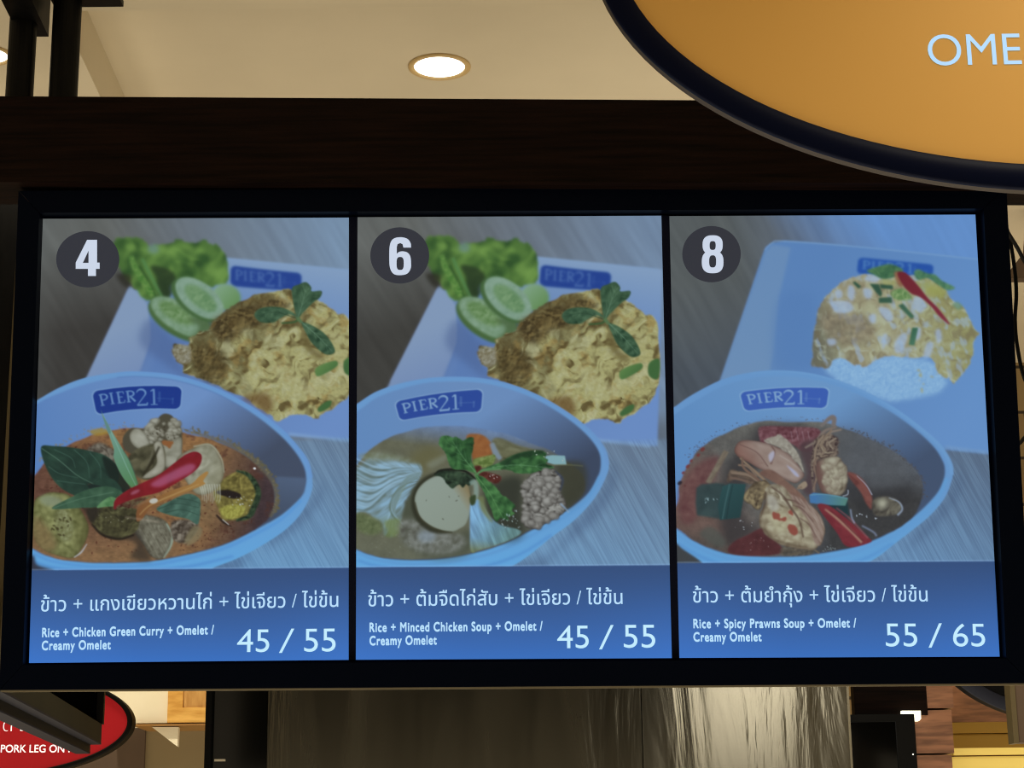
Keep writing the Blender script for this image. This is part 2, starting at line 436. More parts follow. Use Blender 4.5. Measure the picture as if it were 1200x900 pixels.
def crest(f, quad, arch, fill, ink, soft, edge=None):     # the blue name plate on the crockery
    q = np.array(quad, float)
    def m(u, v):
        u, v = np.asarray(u, float), np.asarray(v, float)
        p = (1-v)[..., None]*((1-u)[..., None]*q[0]+u[..., None]*q[1])+v[..., None]*((1-u)[..., None]*q[3]+u[..., None]*q[2])
        n = (q[3]-q[0])/np.linalg.norm(q[3]-q[0]); h = np.linalg.norm(q[3]-q[0])
        return p-n*(4*u*(1-u)*arch*h)[..., None]
    f.o = (0, 0, 1)
    def rr(g):
        U, V, r = [], [], .07
        for cx, cy, a0 in ((1-r, .24, -90), (1-r, .76, 0), (r, .76, 90), (r, .24, 180)):
            for a in np.radians(np.linspace(a0, a0+90, 7)):
                U.append(cx+r*math.cos(a)); V.append(cy+.24*math.sin(a))
        U, V = np.array(U), np.array(V)
        U2 = np.concatenate([np.linspace(U[i], U[(i+1) % len(U)], 5, endpoint=False) for i in range(len(U))])
        V2 = np.concatenate([np.linspace(V[i], V[(i+1) % len(V)], 5, endpoint=False) for i in range(len(V))])
        return m(.5+(U2-.5)*(1+g), .5+(V2-.5)*(1+g*3.2))
    if edge is not None: f.fill(rr(.035), edge, smooth=False, soft=soft*.8, alpha=.6)
    f.fill(rr(0), fill, smooth=False, soft=soft)
    wpx = np.linalg.norm(q[1]-q[0])
    def st(P, w, al=1.):
        P = np.array(P, float); Q = np.concatenate([np.linspace(P[i], P[i+1], 6, endpoint=False) for i in range(len(P)-1)]+[P[-1:]])
        f.line(m(Q[:, 0], Q[:, 1]), np.array(w)*wpx, ink, smooth=False, soft=soft, alpha=al)
    def arc(cx, cy, rx, ry, a, b, n=9):
        t = np.radians(np.linspace(a, b, n)); return [(cx+rx*math.cos(x), cy+ry*math.sin(x)) for x in t]
    a, b, th, tn = .19, .66, .022, .010
    def stem(u, v0=a, v1=b):
        st([(u, v0), (u+.006, v1)], th); st([(u-.022, v0), (u+.024, v0)], tn); st([(u-.018, v1), (u+.03, v1)], tn)
    stem(.085); st([(.085, a)]+arc(.112, a+.125, .045, .125, -90, 90)+[(.085, a+.25)], [tn, th, tn])
    stem(.205)
    stem(.285); st([(.285, a), (.345, a), (.347, a+.1)], tn); st([(.285, .41), (.335, .41)], tn); st([(.287, b), (.352, b), (.358, b-.11)], tn)
    stem(.395); st([(.395, a)]+arc(.425, a+.115, .04, .115, -90, 90)+[(.4, a+.23)], [tn, th, tn]); st([(.42, a+.23), (.478, b)], th)
    st(arc(.548, .31, .052, .17, -170, 40)+[(.50, .83)], [tn, th, th*1.05, tn]); st([(.497, .83), (.612, .83), (.62, .72)], [th, th, tn])
    st([(.655, .24), (.693, .15), (.697, .83)], [tn, th, th*1.1]); st([(.655, .83), (.737, .83)], tn)
    st([(.757, .25), (.757, .72)], .028, .25); st([(.725, .55), (.92, .57)], .010, .25); st([(.91, .5), (.91, .8)], .02, .25)

def table_top(f, x0, x1, sh):                             # the pale wooden table behind the crockery
    f.o = (0, 0, 1)
    f.fill([(x0-20, 230), (x1+20, 230), (x1+20, 800), (x0-20, 800)], sh, smooth=False, soft=0)
    f.defocus(1.6)

def omelette_plate(f):                                    # plate with cucumber, lettuce and the folded omelette
    f.at(20, 240, 3)
    f.fill('395,285 415,300 735,186 1180,230 1195,830 960,812 700,900 230,640 243,610', lambda X, Y: mix(mix(mix((138, 158, 205), (104, 134, 205), ramp(X, Y, (120, 400), (185, 420))), (122, 152, 226), ramp(X, Y, (250, 360), (400, 480))), (150, 172, 216), ramp(X, Y, (330, 400), (345, 310))), smooth=False, soft=1.0)
    f.fill('395,287 430,315 458,350 470,440 470,480 430,600 243,612', grad((150, 168, 208), (150, 380), (136, 155, 205), (170, 430)), smooth=False, soft=.9)
    f.line('472,440 468,500 430,600', [2, 3], (96, 124, 195), soft=1.6, alpha=.5)
    f.line('735,190 900,205 1165,230', [1.5, 1.5], (150, 176, 228), soft=.9, alpha=.7)
    f.line('955,806 1060,818 1170,830', [4, 4], (150, 180, 235), soft=1, alpha=.6)
    crest(f, [(270.5, 311), (353.5, 320), (353, 341), (270, 335)], -.02, (38, 70, 165), (92, 122, 200), 1.1); f.at(20, 240, 3)
    # shadow of the print under the food
    f.fill('470,400 560,480 620,470 560,520 600,610 520,560 430,480', (84, 104, 160), soft=4, alpha=.5)
    gr = lumpy((52, 90, 44), (120, 166, 68), 11, 16, 1.3, bias=.5)
    f.fill('345,130 390,112 440,120 465,150 500,140 560,128 620,132 670,128 720,160 738,200 738,270 690,292 600,262 545,282 530,332 455,335 400,282 362,240 345,190', gr, soft=1.2, rough=.9, seed=3)
    f.fill('350,245 400,250 395,290 370,280', (45, 44, 36), soft=2, alpha=.8)
    f.fill('470,215 540,230 560,275 530,330 500,320 490,260', (38, 56, 36), soft=1.8, alpha=.8)
    f.line('400,180 420,230 480,320', [6, 9], lumpy((70, 128, 50), (128, 172, 78), 21, 4, 1), soft=1.2, alpha=.95)
    f.line('440,190 475,260 510,325', [4, 3], (92, 145, 80), soft=1.1, alpha=.9)
    f.line('430,215 470,280 490,325', [2, 2], (44, 84, 40), soft=1, alpha=.8)
    f.oval(480, 155, 22, 18, 0, (120, 150, 140), soft=2, alpha=.8)
    for x, y, r in ((580, 185, 26), (655, 190, 22), (625, 235, 16), (545, 200, 14)): f.oval(x, y, r, r*.6, 40, (58, 100, 48), soft=2.2, alpha=.55)
    for x, y, r in ((520, 160, 24), (690, 235, 30), (600, 150, 22), (400, 150, 22)): f.oval(x, y, r, r*.5, 20, (134, 180, 74), soft=2, alpha=.6)
    # cucumber slices
    f.oval(735, 325, 52, 46, 20, grad((150, 184, 150), (250, 335), (112, 156, 92), (275, 360)), soft=1.5)
    f.oval(572, 405, 124, 58, 30, (78, 112, 62), soft=1.1)
    f.oval(577, 396, 120, 50, 30, lumpy((118, 152, 112), (158, 184, 158), 31, 5, .6), soft=1.2)
    f.oval(560, 380, 70, 28, 30, lumpy((98, 138, 76), (140, 172, 118), 32, 4, 1), soft=2)
    f.fill('600,400 690,395 680,440 610,470 640,430', (70, 98, 52), soft=2.4, alpha=.7)
    f.oval(632, 334, 106, 56, 38, (74, 110, 62), soft=1.1)
    f.oval(642, 328, 100, 53, 38, lumpy((128, 160, 132), (164, 190, 168), 33, 5, .5), soft=1.0)
    f.oval(645, 328, 68, 30, 38, lumpy((100, 142, 94), (140, 174, 124), 34, 4, 1), soft=1.6)
    f.defocus(.8)
    # omelette
    def egg(X, Y):
        d = ramp(X, Y, (215, 350), (330, 440)); n = fbm(X, Y, 41, 20, octs=2)
        base = mix((84, 72, 42), (196, 182, 110), sat(d*1.6-.32+(n-.5)*1.2))
        base = mix(base, (176, 128, 52), sat((fbm(X, Y, 47, 13)-.56)*5)*.5)
        w = wrinkle(X, Y, 43, 9, 1.5, -40); r = relief(X, Y, 143, 12, 1.3, -35, 3)
        base = mix(base, (98, 74, 32), sat((.5-w)*3.0-.12-.7*r)*.8)
        base = mix(base, (214, 204, 146), sat((w-.55)*3.4+.6*r)*.75)
        return base*(1+.12*(fbm(X, Y, 149, 2.2, 1.5, 30, 2)-.5))[..., None]
    f.fill('545,512 562,494 600,500 605,470 640,450 672,440 700,400 760,352 830,322 900,304 970,300 1060,335 1120,375 1170,412 1185,640 1120,705 1060,748 1010,738 960,742 920,762 880,732 820,690 720,640 620,600 590,590 580,560 555,545', egg, soft=.9, rough=.8, seed=8)
    f.fill('690,410 740,380 830,345 930,330 960,360 880,380 860,420 800,440 760,480 700,470', lumpy((62, 46, 22), (136, 106, 52), 61, 5, 1.4), soft=3, alpha=.8)
    f.fill('610,520 660,490 730,520 740,600 700,630 640,600', lumpy((70, 54, 26), (134, 106, 52), 63, 5, 1.4), soft=3, alpha=.75)
    f.fill('790,680 870,660 900,700 880,735 840,705', (118, 74, 30), soft=3, alpha=.7)
    f.fill('545,512 562,494 605,498 612,545 590,560 560,545', lumpy((126, 112, 82), (188, 184, 168), 65, 4, 1), soft=1.4, alpha=.85)
    for x, y, r in ((1085, 405, 14), (940, 590, 40), (900, 480, 30), (1000, 640, 40), (1120, 470, 26)): f.oval(x, y, r, r*.7, 30, lumpy((186, 170, 100), (222, 212, 150), 67, 5, 1), soft=3, alpha=.6)
    f.fill('1000,440 1040,500 1080,530 1060,545 1010,500', (104, 82, 34), soft=3, alpha=.7)
    for p in ('1048,578 1075,560 1120,548 1126,566 1090,590 1055,603', '1057,716 1085,692 1106,690 1098,712 1066,728', '1150,548 1185,535 1185,600 1152,590'):
        f.fill(p, grad((104, 146, 76), (375, 430), (70, 112, 62), (390, 445)), soft=.8)
    lf = lumpy((36, 66, 46), (92, 124, 92), 71, 7, .8)
    f.leaf('985,400 972,350 966,295 990,280 1016,272 1034,290 1036,304 1070,303 1066,325 1040,345 1005,380', lf, '988,395 1005,340 1018,285', (110, 142, 112), 22, soft=.7)
    f.leaf('834,388 850,366 890,358 935,362 972,380 988,398 955,386 925,400 900,414 855,412', lf, '985,400 910,378 840,390', (46, 74, 54), 16, soft=.7)
    f.leaf('1000,412 1045,428 1090,462 1118,515 1085,526 1040,490 1015,450', lf, '1000,412 1055,460 1108,515', (112, 146, 116), 18, soft=.7)
    f.line('990,400 975,412 930,416', [3, 2], (66, 98, 56), soft=.7)
    f.line('985,395 992,405 1000,414', [4, 4], (96, 126, 82), soft=.7)

def bowl(f, outer, rim_in, soup, soup_sh, z, wall, rimcol=BOWL_BLUE, low=None):
    f.at(*z); f.fill(outer, lambda X, Y: mix(rimcol, (112, 178, 255), ramp(X, Y, (0, 560), (0, 660))), soft=.6)
    f.fill(rim_in, wall, soft=1.0)
    f.fill(soup, soup_sh, soft=.8, rough=.25)

def caption_bar(f, quad, seed):                           # band under each picture, backlight gradient and brighter corners painted in
    f.o = (0, 0, 1)
    (x0, y0), (x1, y1), b = quad
    def sh(X, Y):
        t = sat((Y-y0)/(776-y0))
        c = mix((50, 78, 124), (58, 112, 192), t**1.3)
        return mix(c, (66, 124, 212), sat(np.abs((X-(x0+x1)/2)/(x1-x0))*2-.3)*t*.5)
    f.fill([(x0-20, y0), (x1+30, y1), (x1+30, 800), (x0-30, 800)], sh, smooth=False, soft=.3)
    f.line([(x0-20, y0-.8), (x1+30, y1-.8)], 1.2, (140, 176, 226), smooth=False, soft=.5, alpha=.45)

def finish(f, veil=.0):                                   # tone: lightbox's blue tint and a haze (veil) painted into the colours
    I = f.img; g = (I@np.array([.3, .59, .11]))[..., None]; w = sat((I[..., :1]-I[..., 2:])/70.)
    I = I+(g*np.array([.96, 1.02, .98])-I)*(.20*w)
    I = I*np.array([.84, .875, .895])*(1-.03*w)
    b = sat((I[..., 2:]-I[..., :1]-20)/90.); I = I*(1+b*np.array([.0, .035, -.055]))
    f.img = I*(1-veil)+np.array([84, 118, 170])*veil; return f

def paint_curry():
    f = Film(26, 246, 418, 786)
    def wood(X, Y):
        c = mix((112, 112, 108), (136, 156, 188), ramp(X, Y, (130, 300), (390, 265)))
        c = mix(c, (66, 63, 60), sat(ramp(X, Y, (90, 285), (105, 395))*1.1)*sat(1.4-(X-90)/110.))
        c = mix(c, (92, 90, 86), sat((70-X)/30.)*.6*sat((Y-300)/60))
        c = mix(c, mix((118, 130, 150), (120, 164, 222), ramp(X, Y, (380, 520), (330, 665))), sat((Y-480)/20))
        s1 = fbm(X, Y, 5, 2.2, 40, 62, 3); s2 = fbm(X, Y, 7, 5, 20, 55, 2)
        return c*(1+.12*(s1-.5)+.12*(s2-.5))[..., None]
    table_top(f, 26, 418, wood)
    omelette_plate(f)
    grain_lines(f, [(270, 520), (420, 512), (420, 700), (180, 700)], 501, 62, (104, 140, 192), (138, 178, 232), .4)
    f.at(20, 480, 3)
    f.fill('-60,560 0,640 700,620 800,530 950,440 1060,330 1075,250 1030,330 900,440 760,520', (70, 90, 130), soft=5, alpha=.45)
    wall = lambda X, Y: mix(mix((104, 140, 216), (124, 154, 222), ramp(X, Y, (60, 520), (200, 445))), (74, 84, 108), sat(ramp(X, Y, (250, 455), (320, 545))*1.15))
    def soup(X, Y):
        c = mix((122, 74, 56), (172, 112, 60), ramp(X, Y, (50, 560), (130, 500)))
        c = mix(c, (72, 54, 58), sat(ramp(X, Y, (238, 556), (310, 572))))
        c = mix(c, (96, 50, 40), sat((fbm(X, Y, 97, 9)-.56)*4)*.6)
        c = mix(c, (158, 108, 66), sat(ramp(X, Y, (150, 600), (150, 650))*sat((260-X)/60.)))
        c = mix(c, (150, 108, 66), sat(1-((X-240)/40.)**2-((Y-590)/36.)**2))
        return c*(1+.22*(fbm(X, Y, 91, 5)-.5)+.16*(fbm(X, Y, 95, 1.5, 3)-.5))[..., None]
    bowl(f, '-40,30 65,-30 150,-78 240,-112 350,-130 430,-133 560,-120 700,-75 830,-5 930,70 985,130 1020,180 1037,240 1035,290 1000,362 940,425 850,484 770,525 700,552 620,585 300,640 120,585 20,540 -40,480',
         '-30,70 70,-20 160,-62 250,-92 350,-113 430,-116 550,-105 690,-62 820,8 918,84 975,145 1008,200 1016,245 1006,290 985,320 925,372 820,432 720,478 600,510 480,532 340,540 220,536 120,520 55,492 -20,440',
         '-20,300 62,232 110,172 180,125 260,90 330,74 400,65 520,70 600,85 700,112 780,150 850,200 895,262 905,340 868,398 800,440 720,474 600,507 480,530 340,538 220,534 120,518 52,485 -20,430', soup, (20, 480, 3), wall)
    f.fill('910,235 1016,240 1010,290 985,322 925,372 880,398 905,340', grad((92, 108, 140), (330, 560), (70, 82, 104), (320, 610)), soft=1.2, smooth=False, alpha=.8)
    f.line('350,-128 430,-131 560,-117 700,-72 830,-2 930,74 985,134 1020,184 1034,240', [1, 2, 3.2, 4.2, 4], (118, 160, 238), soft=.7, alpha=.9)
    f.line('350,-113 430,-116 550,-104 690,-61 820,9', [1, 1.3, 1], (88, 118, 190), soft=.8, alpha=.5)
    f.line('55,505 120,532 220,548 340,552 480,545 600,522 720,490 820,446 925,388 1000,318', [3, 3.5, 4, 3], (100, 160, 244), soft=1.2, alpha=.9)
    f.line('40,530 130,556 250,566 420,566 600,552 760,515', [2, 3, 2], (70, 118, 216), soft=1.5, alpha=.5)
    f.fill('-20,540 52,512 70,545 130,570 -20,580', (58, 62, 78), soft=1.5)
    # oily froth along the wall of the bowl
    froth(f, '75,200 110,160 170,118 240,84 330,68 420,60', 18, 60, 4, (150, 136, 104), 61)
    froth(f, '570,70 660,88 730,112 800,150 855,195 905,250 918,320 905,370', 16, 110, 5, (112, 102, 72), 62, alpha=.9)
    froth(f, '570,74 660,92 730,116 800,154 850,200 898,255 910,320 900,370', 14, 50, 4, (150, 138, 104), 63)
    f.line('590,74 660,92 735,118 805,156 858,204 903,262 912,330 890,378', [2, 5, 5, 4], (120, 104, 74), soft=1, alpha=.6)
    f.fill('255,75 300,66 330,78 280,92', (196, 150, 40), soft=1.2, alpha=.8)
    f.specks('190,130 400,80 560,90 800,180 870,300 850,390 600,490 240,520 60,430 70,250', 230, .75, (92, 34, 26), 5, soft=.35, alpha=.75)
    f.specks('600,420 850,380 700,470 560,500', 50, .7, (84, 40, 28), 6, soft=.35, alpha=.7)
    # floating sliced aubergine, right
    f.fill('690,290 730,240 790,215 830,240 848,290 820,350 815,385 770,388 725,388 708,350', lumpy((96, 82, 30), (170, 148, 62), 101, 5, 1), soft=.9)
    f.line('770,215 810,228 838,262 848,300 832,345 815,375 770,390', [2, 6, 7, 7, 3], lumpy((22, 40, 30), (70, 92, 62), 103, 4, 1), soft=.7)
    f.fill('700,290 740,282 785,296 780,312 745,310', (34, 26, 26), soft=.7, rough=.4)
    f.fill('712,352 750,335 800,340 790,372 740,384', lumpy((150, 136, 40), (206, 194, 74), 105, 3, 1), soft=1)
    f.specks('740,300 830,290 840,350 760,350', 16, .6, (206, 206, 196), 7, soft=.3)
    f.line('700,370 725,395 755,412', [2, 3, 1], (50, 34, 30), soft=.6); f.line('722,386 745,405', [1, 1], (206, 204, 200), soft=.4)
    f.oval(835, 207, 5, 4, 0, (250, 250, 250), soft=.4)
    # chicken
    ck = lambda sd: lumpy((100, 92, 76), (190, 182, 164), sd, 5, 1.5, bias=.58)
    f.fill('245,140 290,118 330,135 380,170 380,200 320,190 260,160', lumpy((72, 62, 52), (140, 128, 112), 111, 5, 1.2), soft=1.2, rough=.5)
    f.fill('372,100 400,66 440,68 470,50 490,48 500,25 520,14 545,22 558,45 574,60 580,95 578,150 584,182 550,204 512,214 440,170 382,145', (84, 78, 62), soft=.7)
    lumps(f, '440,78 470,55 500,28 540,22 560,50 574,66 574,112 520,120 460,116', 46, 11, (128, 120, 100), (196, 190, 172), 71, (70, 64, 50))
    f.fill('505,118 545,108 578,98 580,150 582,182 550,202 520,200 510,160', lumpy((128, 122, 102), (188, 182, 162), 113, 9, .6, bias=.62), soft=.7, shade=(2.2, (78, 72, 56), .5))
    f.fill('395,90 412,67 436,70 456,96 468,126 455,152 428,140 404,120', lumpy((150, 144, 124), (196, 190, 172), 114, 8, .6, bias=.6), soft=.7, shade=(2, (84, 78, 60), .5))
    f.specks('440,70 540,30 560,100 470,112', 16, .9, (62, 54, 40), 12, soft=.5, alpha=.7)
    f.fill('510,110 545,112 540,135 515,125', (172, 96, 44), soft=.7, rough=.4)
    f.fill('385,180 420,140 480,120 515,130 520,190 500,235 440,245 400,215', lumpy((54, 52, 36), (112, 104, 76), 115, 8, 1.0), soft=.9)
    f.fill('480,125 505,112 520,165 515,215 470,240 440,236 490,190', lumpy((148, 140, 118), (194, 186, 166), 117, 8, .7, bias=.6), soft=.6, shade=(1.6, (86, 78, 58), .5))
    f.line('482,130 470,170 452,225', [2, 3, 2], (120, 112, 88), soft=.8, alpha=.7)
    f.line('440,235 470,190 500,130', [2, 4, 2], (44, 40, 26), soft=.9, alpha=.9)
    f.fill('560,180 620,135 680,122 715,170 728,225 700,280 640,300 600,260', over(lumpy((126, 120, 94), (202, 196, 172), 121, 9, .8, bias=.62), flat((150, 142, 108)), lambda X, Y: ramp(X, Y, (232, 540), (262, 560))-.3), soft=.8, shade=(2.5, (88, 78, 56), .5))
    f.line('620,130 680,124 718,172 728,222', [1.5, 2, 1], (176, 170, 142), soft=.6)
    for k in range(9): f.line([(640+9*k, 262), (650+8*k, 292+(k*7 % 20)), (652+7*k, 318+(k*5 % 14))], [1.5, .6], (206, 202, 182), soft=.5, alpha=.85)
    f.fill('370,385 400,370 470,372 520,390 540,430 540,480 510,525 470,515 440,470 400,420', over(lumpy((86, 78, 62), (166, 158, 136), 123, 5, .9), streaky((92, 86, 70), (150, 144, 122), 124, 2, 6, 62), lambda X, Y: X*0+.5), soft=.8, shade=(2, (60, 54, 42), .5))
    f.line('525,400 545,440 540,480 515,522', [2, 3, 1.5], (160, 172, 152), soft=.7)
    f.fill('540,400 600,385 640,400 625,440 590,470 550,460', lumpy((72, 60, 50), (156, 140, 122), 125, 5, 1.2), soft=1, rough=.5)
    f.fill('620,410 650,420 640,455 600,478 590,455', (150, 132, 92), soft=1.2, alpha=.7)
    f.fill('340,440 420,420 450,480 470,530 400,520 420,470', (56, 50, 44), soft=2.5, alpha=.75)
    # aubergine pieces, left and middle
    f.fill('58,330 90,300 130,290 190,305 235,370 252,420 235,475 200,520 150,515 90,490 58,440', over(lumpy((98, 98, 48), (176, 172, 98), 131, 7, .9), flat((96, 92, 44)), lambda X, Y: ramp(X, Y, (82, 600), (105, 600))*.8), soft=.8, shade=(2.5, (70, 66, 34), .5))
    f.fill('95,400 60,380 58,470 110,500 140,470', lumpy((130, 96, 56), (168, 128, 74), 133, 5, .8), soft=3, alpha=.75)
    f.oval(120, 322, 42, 20, 10, (150, 158, 128), soft=2, alpha=.8); f.oval(165, 405, 30, 62, -12, lumpy((116, 112, 62), (172, 172, 122), 135, 4, 1), soft=2, alpha=.8)
    f.specks('110,380 200,380 215,450 130,460', 18, 1.2, (72, 64, 34), 14, soft=.5, alpha=.8)
    f.line('200,520 225,502 246,472', [1.2, 2, 1], (190, 188, 190), soft=.5)
    f.fill('248,350 300,335 420,350 430,400 410,435 360,455 300,440 262,400', lumpy((50, 46, 30), (108, 102, 62), 137, 5, .9), soft=.8)
    f.line('262,402 300,440 360,455 412,440', [2, 3, 2], (34, 28, 22), soft=.8)
    f.specks('270,370 400,370 390,420 310,420', 12, .6, (170, 164, 128), 15, soft=.3, alpha=.7)
    # basil
    f.fill('200,290 270,255 340,262 380,290 320,300 240,312', (26, 42, 40), soft=1)
    f.fill('215,330 262,345 300,330 262,400 240,360', (44, 38, 34), soft=2, alpha=.85)
    bs = lambda sd: over(lumpy((24, 46, 40), (54, 88, 70), sd, 14, .8, bias=.42), streaky((22, 44, 38), (62, 96, 80), sd+1, 5, 5, 35, 1.0), lambda X, Y: X*0+.3)
    f.fill('84,133 130,128 200,134 260,146 310,162 352,200 356,250 330,262 250,262 260,290 215,305 150,272 105,210', bs(141), soft=.6)
    f.line('86,136 150,180 210,230 270,262', [1, 1.2, .8], (92, 124, 104), soft=.4, alpha=.8)
    for p in ('130,140 190,170 205,205', '200,140 245,185 255,240', '255,150 290,195 295,245', '110,200 150,225 215,240', '140,250 200,258 240,262'): f.line(p, [.8, .5], (80, 116, 100), soft=.4, alpha=.75)
    f.fill('300,165 350,195 380,240 400,280 370,290 330,250', (22, 38, 34), soft=1, alpha=.9)
    f.fill('265,260 300,243 340,246 370,285 340,285 290,268', bs(145), soft=.5)
    f.fill('122,348 190,308 250,280 320,270 370,290 352,308 290,340 220,346', lumpy((40, 72, 54), (82, 118, 90), 147, 10, .7), soft=.5)
    f.line('124,347 220,315 340,290', [.8, .8], (110, 146, 118), soft=.4, alpha=.6)
    f.fill('280,345 300,322 330,306 352,318 345,338 310,342', lumpy((62, 112, 66), (124, 168, 114), 149, 5, .7), soft=.5)
    f.fill('295,2 312,40 345,95 372,140 395,180 425,262 412,278 390,262 362,222 340,170 340,140 320,80', grad((126, 168, 154), (122, 510), (92, 142, 92), (155, 570)), soft=.45)
    f.line('297,8 345,110 385,200 418,268', [.8, 1, .6], (150, 190, 172), soft=.4, alpha=.8)
    f.line('425,262 400,190 372,142', [1, 1], (64, 96, 82), soft=.5, alpha=.7)
    # chilli strips
    f.fill('420,390 425,345 470,320 540,285 610,262 640,235 665,218 672,224 655,250 660,262 620,280 530,318 470,345 440,385', grad((150, 84, 40), (160, 605), (202, 136, 58), (235, 565)), soft=.5)
    f.line('430,370 470,335 560,295 640,262', [1, 1.5, 1], (226, 170, 92), soft=.6, alpha=.7)
    f.oval(480, 321, 15, 9, -12, (214, 206, 192), soft=.5)
    f.fill('342,350 345,318 390,282 440,258 500,228 550,190 590,160 625,148 648,160 645,190 620,220 560,258 500,290 440,305 400,318 360,340', lumpy((128, 14, 26), (196, 24, 40), 151, 12, .5), soft=.5)
    f.fill('470,262 530,225 600,192 628,198 610,222 550,250 500,272', (208, 92, 140), soft=1.6, alpha=.75)
    f.line('590,166 625,156', [3, 3], (170, 20, 40), soft=1); f.oval(415, 290, 18, 6, -25, (206, 110, 142), soft=1, alpha=.7)
    f.fill('345,345 380,325 420,315 470,305 450,318 400,345 380,348', lumpy((70, 20, 20), (120, 130, 84), 153, 4, 1), soft=.7, alpha=.8)
    # basil, lower right of the chilli
    f.fill('490,350 540,320 600,296 640,312 645,345 636,402 600,385 540,372', lumpy((44, 72, 62), (96, 134, 116), 155, 8, .8), soft=.5)
    for p in ('495,350 560,330 640,345', '520,362 580,352 642,372', '560,312 610,318 644,330'): f.line(p, [1.2, .6], (46, 74, 62), soft=.4, alpha=.8)
    f.line('380,378 430,385 500,396', [3, 2], (230, 196, 170), soft=.7, alpha=.25)
    crest(f, [(108, 459), (213, 453.5), (211, 479.5), (113.5, 486)], .13, (26, 58, 156), (112, 146, 214), .5, (140, 170, 228)); f.at(20, 480, 3)
    f.fill('295,2 305,25 322,55 330,80 318,78', (108, 146, 140), soft=.45)
    finish(f); caption_bar(f, ((36, 668.5), (409, 665), 0), 3)
    return f

